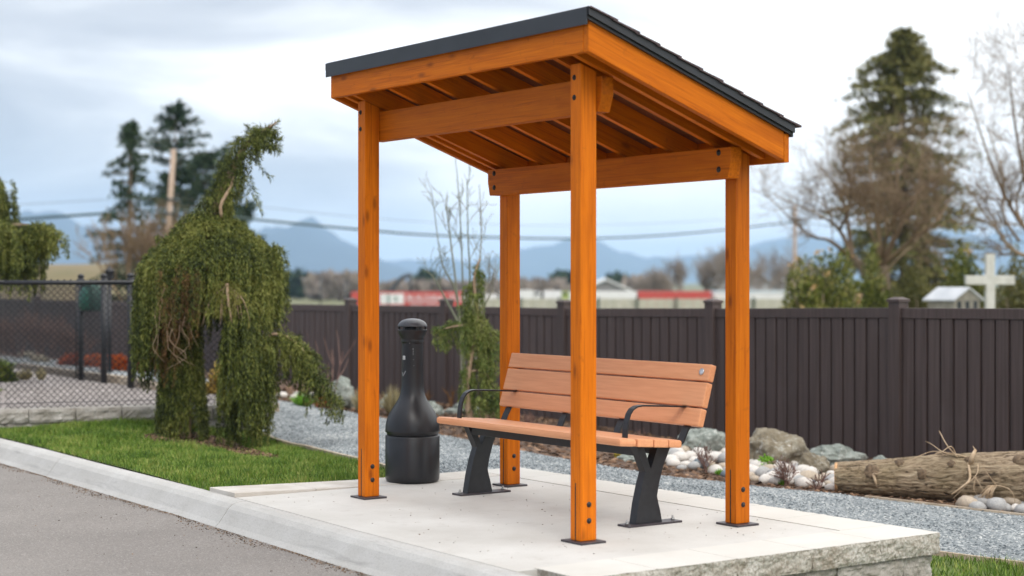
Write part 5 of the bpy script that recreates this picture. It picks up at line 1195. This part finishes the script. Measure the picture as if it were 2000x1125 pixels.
# ------------------------------------------------------------------ boulders, cobbles
def rock_mesh(name, sx, sy, sz, seed, sub=5, amp=.32):
    bm = bmesh.new(); bmesh.ops.create_icosphere(bm, subdivisions=sub, radius=1)
    for v in bm.verts:
        p = v.co.copy(); q = p * 1.1 + Vector((seed, seed * 2, 0)); d = 1 + amp * mnoise.noise(q) + amp * .5 * mnoise.noise(q * 2.7) + amp * .22 * mnoise.noise(q * 7) + amp * .16 * mnoise.noise(q * 17) + amp * .1 * mnoise.noise(q * 37)
        f = mnoise.cell(q * 1.3); v.co = Vector((p.x * sx * d, p.y * sy * d, max(p.z, -.55) * sz * d))
    me = bpy.data.meshes.new(name); bm.to_mesh(me); bm.free(); me.polygons.foreach_set('use_smooth', [True] * len(me.polygons)); return me
def boulder(px, pb, pt, wpx, m, label, seed, flat=0, Z=None):
    g_ = hit(px, pb) if Z is None else at(px, pb, Z); Zd = depth(g_); k = Zd / F; w = wpx * k / 2; h = (pb - pt) * k
    me = rock_mesh('boulder', w * 1.0, w * .8, h * .68, seed); M = Matrix.Translation((g_[0] + VD[0] * w * .5, g_[1] + VD[1] * w * .5, g_[2] + h * .36)) @ Matrix.Rotation(math.atan2(RT[1], RT[0]) , 4, 'Z')
    o = link('boulder', me, m, None, M); return tag(o, label, 'boulder')
boulder(1376, 890, 838, 92, M_ROCKG, 'grey green boulder between the bench end and the right rear post', 1.2)
boulder(1515, 915, 848, 116, M_ROCKB, 'largest boulder, brown with a pale top, right of the right rear post', 4.5)
boulder(1636, 912, 874, 104, M_ROCKG, 'pale grey boulder behind the cut end of the log', 7.7)
boulder(1592, 930, 888, 64, M_ROCKB, 'small brown boulder between the largest boulder and the log end', 9.1)
boulder(1720, 925, 893, 40, M_ROCKG, 'small dark grey rock peeking over the log against the fence', 11.3)
boulder(665, 800, 742, 62, M_ROCKG, 'pale rock left of the front left post, behind the drooping spruce tail', 13.2)
boulder(843, 812, 788, 44, M_ROCKG, 'grey rock just right of the cigarette bin', 15.9)
boulder(905, 812, 790, 60, M_ROCKG, 'pale low rock at the foot of the young weeping conifer', 17.9)
boulder(760, 800, 772, 34, M_ROCKG, 'small pale rock behind the cigarette bin neck', 19.4)
boulder(50, 700, 688, 50, M_ROCKB, 'flat pale rock along the far left path behind the chain link', 21.0)
boulder(75, 708, 695, 36, M_ROCKB, 'small tan rock right of the flat pale rock on the far left path', 23.0)
boulder(1245, 905, 887, 70, M_ROCKG, 'flat pale stone under the seat of the bench, in the mulch', 25.5)
shapes = [rock_mesh('river_cobble', 1, rng.uniform(.7, .9), rng.uniform(.5, .7), 30 + i * 1.7, 2, .16) for i in range(6)]
prot = {}
CW = ('pale cream', 'tan', 'grey', 'dark blue grey')
def cobble(px, py, wpx, ci, si, where, grp):
    g_ = hit(px, py); k = depth(g_) / F * wpx / 2; key = (ci, si)
    M = Matrix.Translation((g_[0], g_[1], g_[2] + k * .42)) @ Matrix.Rotation(rng.uniform(0, 6.28), 4, 'Z') @ Matrix.Rotation(rng.normal(0, .2), 4, 'X') @ Matrix.Scale(k, 4)
    if key not in prot:
        me = shapes[si].copy(); me.name = 'river_cobble'; me.materials.append(M_COB[ci]); o = bpy.data.objects.new('river_cobble', me); prot[key] = o
    else: o = prot[key].copy()
    COL.objects.link(o); o.matrix_basis = M
    tag(o, '%s river cobble %s' % (CW[ci], where), 'cobble', 'river cobbles ' + grp); return o
def field(n, poly, where, grp, w0=22, w1=44, probs=(.50, .24, .19, .07)):
    pts = []; poly = np.array(poly, float)
    tries = 0
    while len(pts) < n and tries < 6000:
        tries += 1; p = np.array([rng.uniform(poly[:, 0].min(), poly[:, 0].max()), rng.uniform(poly[:, 1].min(), poly[:, 1].max())])
        if inpoly(p[None], poly)[0] and all(abs(p[0] - q[0]) / 17 + abs(p[1] - q[1]) / 10 > 1 for q in pts): pts.append(p)
    for p in sorted(pts, key=lambda q: q[1]): cobble(p[0], p[1], rng.uniform(w0, w1), int(rng.choice(4, p=probs)), int(rng.integers(6)), where, grp)
field(60, [(1300, 893), (1330, 876), (1420, 884), (1420, 938), (1375, 916), (1318, 922)], 'in the pile between the bench and the right rear post', 'beside the bench')
field(95, [(1462, 905), (1480, 900), (1560, 918), (1640, 925), (1640, 962), (1560, 952), (1462, 942)], 'in the pile between the right rear post and the log', 'before the log')
field(12, [(1885, 988), (2000, 990), (2000, 1008), (1890, 1000)], 'lying under the thick end of the log', 'under the log', 30, 52, (.15, .3, .45, .1))
field(8, [(545, 770), (640, 772), (640, 790), (545, 782)], 'in the bed under the drooping spruce tail', 'under the spruce tail', 14, 26)

# ------------------------------------------------------------------ log
Lg0 = hit(1637, 966); d0 = depth(Lg0); r0 = 30 * d0 / F
Lg1 = hit(2000, 996); d1 = depth(Lg1); r1 = 56 * d1 / F
A0 = Lg0 + np.array([0, 0, r0]) + VD * r0 * .8; A1 = Lg1 + np.array([0, 0, r1]) + VD * r1 * .8
ax = A1 - A0; A2 = A1 + ax * .9; Ln = np.linalg.norm(A2 - A0); ax /= np.linalg.norm(ax); r2 = r1 + (r1 - r0) * .6
lg = empty('fallen_log', tuple(A0 * np.array([1, 1, 0]) + np.array([0, 0, Lg0[2]])), 'thick fallen log with furrowed bark and cut end, lying before the fence at right', 'log')
n, m_ = 120, 260; V = []; sd_ = np.cross(ax, [0, 0, 1.0]); sd_ /= np.linalg.norm(sd_); up_ = np.cross(sd_, ax)
knots = [(.30, -2.2, .06), (.62, -1.9, .05), (1.02, -1.7, .05), (1.35, -2.6, .06), (1.75, -1.9, .05), (.85, -.55, .05), (1.9, -2.3, .06)]
for i in range(m_):
    s = Ln * i / (m_ - 1); R = np.interp(s, [0, Ln * .526, Ln], [r0, r1, r2]) 
    for j in range(n):
        a = 2 * math.pi * j / n; ca_, sa_ = math.cos(a), math.sin(a)
        w = mnoise.noise(Vector((s * 2.2, ca_ * 5, sa_ * 5))); rid = 1 - abs(mnoise.noise(Vector((s * 4.5, ca_ * 9 + .25 * w, sa_ * 9)))) * 2.2; rid2 = 1 - abs(mnoise.noise(Vector((s * 9, ca_ * 20, sa_ * 20 + 5)))) * 2
        d = -.011 * max(rid, 0) ** 4 - .006 * max(rid2, 0) ** 3 + .012 * mnoise.noise(Vector((s * 1.3, ca_ * 1.5, sa_ * 1.5)))
        V.append(A0 + ax * s + (sd_ * ca_ + up_ * sa_) * (R + d))
b = MB(); b.add(V, [(i * n + j, i * n + (j + 1) % n, (i + 1) * n + (j + 1) % n, (i + 1) * n + j) for i in range(m_ - 1) for j in range(n)], True)
bo = b.build('bark', M_LOG, lg, axis=tuple(ax), org=A0)
for s, R, sg in ((-.004, r0 * .99, -1), (Ln + .004, r2 * .99, 1)):
    b = MB(); b.tube([A0 + ax * (s - sg * .02), A0 + ax * s, A0 + ax * (s + sg * .001)], [R * .985, R * .985, R * .5], 40); b.build('cut_end', M_CUT, lg)
def onlog(px, py, Z=None, out=0.0):
    r = ray(px, py); best = None
    for Zt in np.arange(9, 15, .01):
        Q = CAM + r * Zt; s = (Q - A0) @ ax; R = np.interp(s, [0, Ln * .526, Ln], [r0, r1, r2]); 
        if np.linalg.norm(Q - A0 - ax * s) < R + out: return Q
    s0 = np.interp(px, [1637, 2000], [0, Ln * .526]); return CAM + r * (depth(A0 + ax * s0))
M_TWIG = simple('pale dry twig', (.36, .25, .15), (.48, .36, .24), 20, .8)
def twig(pts, r, lab=None):
    Q = [onlog(a, c_, out=o) for a, c_, o in pts]; b = MB(); b.tube(poly_pts(Q, 5 * len(Q)), np.linspace(r, r * .35, 5 * len(Q)), 6); return b
b = MB()
for t_, r in (([(1891, 905, .0), (1894, 935, .05), (1880, 950, .10), (1858, 966, .12)], .012), ([(1910, 905, .0), (1908, 925, .04), (1890, 945, .08), (1860, 975, .1)], .005), ([(1905, 932, .06), (1902, 955, .08), (1912, 972, .08)], .004), ([(1905, 932, .06), (1920, 957, .09)], .004),
              ([(1945, 948, .0), (1970, 955, .08), (1982, 975, .1), (1980, 1000, .1)], .005), ([(1945, 948, .0), (1922, 915, .06), (1924, 912, .06)], .004), ([(1888, 893, 0), (1860, 886, .03), (1820, 882, .02), (1782, 897, .02)], .006),
              ([(1870, 893, 0), (1850, 870, .1), (1836, 845, .1), (1834, 841, .1)], .006), ([(1868, 890, 0), (1857, 872, .1), (1835, 885, .1), (1805, 891, .1)], .005), ([(1862, 890, 0), (1840, 882, .1), (1820, 868, .1), (1808, 862, .1)], .005), ([(1850, 890, 0), (1832, 884, .1), (1822, 892, .1)], .004)):
    x = twig(t_, r); b.v += [v for v in x.v]; b.f += [tuple(i + b.n for i in f) for f in x.f]; b.sm += x.sm; b.n += x.n
b.build('twig', M_TWIG, lg)
b = MB()
for k in range(26):
    x0 = 1938 + rng.normal(0, 4); x1 = x0 + rng.uniform(-38, 2); x = twig([(x0, 948, .02), ((x0 + x1) / 2 - 3, 968 + rng.uniform(-4, 4), .07), (x1, 990 + rng.uniform(-8, 6), .08)], .0035); b.v += x.v; b.f += [tuple(i + b.n for i in f) for f in x.f]; b.sm += x.sm; b.n += x.n
b.build('root_tuft', M_TWIG, lg)
for px, py, w in ((1703, 922, 14), (1757, 905, 9), (1801, 926, 10), (1776, 975, 10), (1858, 907, 8), (1992, 900, 13), (1891, 900, 8)):
    q = onlog(px, py, out=-.01); s = (q - A0) @ ax; c0 = A0 + ax * s; d = q - c0; d /= np.linalg.norm(d); b = MB(); R = w * d0 / F
    b.tube([q - d * .02, q + d * .010, q + d * .022, q + d * .024], [R * 1.25, R, R * .72, R * .3], 14)
    b.v[-1] += rng.normal(0, R * .10, b.v[-1].shape); b.build('knot', simple('dark knot', (.09, .06, .035), (.19, .13, .08), 40, .9, 1, .01) if 'dark knot' not in bpy.data.materials else bpy.data.materials['dark knot'], lg)
b = MB(); q = onlog(1705, 925); b.tube([q, onlog(1709, 938, out=.04), onlog(1713, 953, out=.05)], [.012, .010, .002], 7); b.tube([q, onlog(1712, 926, out=.05), onlog(1722, 922, out=.06)], [.008, .006, .003], 6); b.build('branch_stub', M_TWIG, lg); b = MB(); q = onlog(1896, 905); b.tube([q, onlog(1898, 893, out=.05), onlog(1905, 879, out=.06)], [.022, .016, .012], 7); b.tube([onlog(1905, 879, out=.06), onlog(1900, 871, out=.06)], [.006, .002], 5); b.build('branch_stub', M_TWIG, lg)

# ------------------------------------------------------------------ small plants
def tuft(name, px, pb, hpx, wpx, m, label, n=260, cat='plant', upr=.9, wd=.004, curve=.3, Zf=None):
    g_ = hit(px, pb) if Zf is None else at(px, pb, Zf); k = depth(g_) / F; H, Wd = hpx * k, wpx * k / 2; b = MB(); Q = []
    for i in range(n):
        a = rng.uniform(0, 6.28); r = math.sqrt(rng.uniform(0, 1)); d = np.array([math.cos(a) * r * Wd, math.sin(a) * r * Wd * .7, 0]); p0 = g_ + d * .35
        h = H * rng.uniform(.55, 1.0) * (1 - .45 * r ** 2); p1 = p0 + d * .35 + np.array([0, 0, h * .6]); p2 = g_ + d * (1 + curve * rng.normal(0, .4)) + np.array([0, 0, h])
        s = np.array([-math.sin(a * 3), math.cos(a * 3), 0]) * wd; Q.append([p0 - s, p0 + s, p1 + s * .8, p1 - s * .8]); Q.append([p1 - s * .8, p1 + s * .8, p2 + s * .1, p2 - s * .1])
    b.quads(np.array(Q)); return tag(b.build(name, m), label, cat)
def shrublet(name, px, pb, hpx, wpx, m, label, n=7, lev=3, r=.0042, Zf=None):
    g_ = hit(px, pb) if Zf is None else at(px, pb, Zf); k = depth(g_) / F; b = MB()
    for i in range(n):
        sx = rng.uniform(-1, 1); d = RT * sx * wpx / hpx * .6 + VD * rng.normal(0, .25) + np.array([0, 0, 1.0]); d /= np.linalg.norm(d)
        bare(b, g_ + RT * rng.normal(0, .01), d, hpx * k * .62, r, 1, lev, .5, .3, (3, 5), .58, 4)
    return tag(b.build(name, m), label, 'shrub')
tuft('grass_tuft', 592, 796, 36, 66, M_LIME, 'bright lime green tuft under the drooping spruce arm', 420, wd=.006)
bush('heather_plant', 634, 800, 772, 36, depth(hit(634, 800)), M_HEATH, 'orange heather plant right of the lime green tuft', 500, .03, .008, 'plant')
tuft('dry_grass', 707, 806, 60, 60, M_DRY, 'pale dry grass clump directly left of the front left post', 420)
tuft('dry_grass', 768, 812, 70, 66, M_DRY, 'pale dry grass clump behind the cigarette bin, left side', 420)
tuft('dry_grass', 728, 812, 52, 46, M_DRY, 'low dry grass clump hidden behind the front left post', 260)
shrublet('dry_stalk', 830, 800, 50, 10, M_DEAD, 'brown dried flower stalk right of the cigarette bin neck', 3, 2, .010)
shrublet('dry_stalk', 881, 795, 52, 8, M_DEAD, 'tall pinkish dried stalk left of the bench armrest', 3, 2, .012)
shrublet('twig_shrub', 1032, 850, 52, 70, M_REDTW, 'low reddish twig shrub seen through the gap under the backrest', 9)
shrublet('twig_shrub', 1378, 925, 62, 52, M_REDTW, 'leafless twig shrub among the pale cobbles beside the bench', 6)
shrublet('twig_shrub', 1537, 952, 66, 60, M_REDTW, 'dense reddish twig shrub in front of the largest boulder', 9)
shrublet('twig_shrub', 1598, 960, 56, 56, M_REDTW, 'sparse dark twig shrub just left of the log end', 4, 2, .008)
shrublet('twig_shrub', 1250, 860, 30, 60, M_REDTW, 'thin twigs showing above the seat by the right armrest', 5, 2)
tuft('grass_tuft', 1392, 925, 20, 30, M_LIME, 'small green tuft at the mulch edge under the bench right end', 120)
tuft('grass_tuft', 1405, 930, 18, 26, M_LIME, 'small green tuft left of the right rear post foot', 110)
bush('green_weed', 1497, 922, 893, 44, depth(hit(1497, 922)), M_LIME, 'leafy green weed at the foot of the largest boulder', 420, .03, .011, 'plant')
tuft('grass_tuft', 1526, 950, 22, 30, M_LIME, 'bright green tuft at the base of the dense twig shrub', 130)
tuft('grass_tuft', 1305, 905, 22, 26, M_LIME, 'green tuft beside the right bench leg', 110)
bush('yellow_plant', 1222, 896, 872, 40, depth(hit(1222, 896)), island('yellow leaves', [(.22, .18, .03), (.36, .28, .04), (.45, .36, .06)], .6), 'yellow leaved plant below the bench seat', 260, .035, .012, 'plant')
tuft('grass_tuft', 944, 866, 12, 50, M_DRY, 'flat dull green patch left of the bench leg at the path edge', 120)
# left side plants behind the chain-link
for px, w, lab in ((140, 46, 'orange red heather behind the leftmost thick fence post'), (184, 60, 'orange red heather between the two left thick fence posts'), (213, 28, 'bright orange heather just right of the middle thick fence post'), (232, 30, 'orange red heather left of the right thick fence post'), (268, 26, 'orange red heather beside the weeping spruce skirt')):
    bush('heather_plant', px, 728, 694, w, 24.0 if px < 200 else 23, M_HEATH, lab, 700, .06, .014, 'plant')
for px, w, lab, pt in ((50, 95, 'leafless red brown shrub against the fence at far left', 600), (105, 90, 'leafless red brown shrub left of the thick fence posts', 612), (12, 60, 'leafless red brown shrub at the left edge by the fence', 615), (150, 60, 'low leafless red brown shrub behind the leftmost thick post', 640)):
    P = at(px, 690, 27); P[2] = gz1(*P[:2]); b = MB(); H = top_h(pt, 27, P); r_ = empty('dogwood_shrub', tuple(P), lab, 'shrub')
    for k in range(16): bare(b, P + RT * rng.uniform(-.5, .5) * w * 27 / F * .7, RT * rng.normal(0, .3) + VD * rng.normal(0, .25) + np.array([0, 0, 1.0]), H * .6, .007, 1, 3, .4, .5, (4, 7), .62, 5)
    b.build('branches', M_REDTW, r_)
bush('juniper_bush', 0, 742, 706, 60, 18.6, M_CEDARG, 'low green juniper at the left edge behind the chain link', 1200, .06, .014)
for px, w, lab in ((48, 60, 'pale dry ground plant right of the juniper'), (80, 36, 'small tan dry plant right of the pale dry ground plant')):
    tuft('dry_grass', px, 742, 28, w, M_DRY, lab, 220, Zf=18.5)
bush('gold_shrub', 432, 775, 722, 62, 17.0, island('golden foliage', [(.22, .16, .03), (.36, .24, .05), (.45, .32, .09)], .7), 'golden shrub seen between the spruce trunk and its drooping arm', 1400, .06, .014)
shrublet('bare_sapling', 642, 800, 190, 70, M_REDTW, 'thin leaning bare sapling against the fence left of the front left post', 3, 2, .008)

# ------------------------------------------------------------------ air
hz_b = MB(); hz_b.box(-9000, 2500, -3500, 7500, -4.2, 250)
def hazef():
    m = bpy.data.materials.new('haze air'); m.use_nodes = True; N = NT(m.node_tree)
    v = N('ShaderNodeVolumePrincipled'); v.inputs['Color'].default_value = (.50, .72, 1.0, 1); v.inputs['Density'].default_value = 1.9e-4; v.inputs['Anisotropy'].default_value = 0
    N('ShaderNodeOutputMaterial', i={1: v.outputs[0]}); return m
hz_o = hz_b.build('haze', hazef()); hz_o['kind'] = 'stuff'
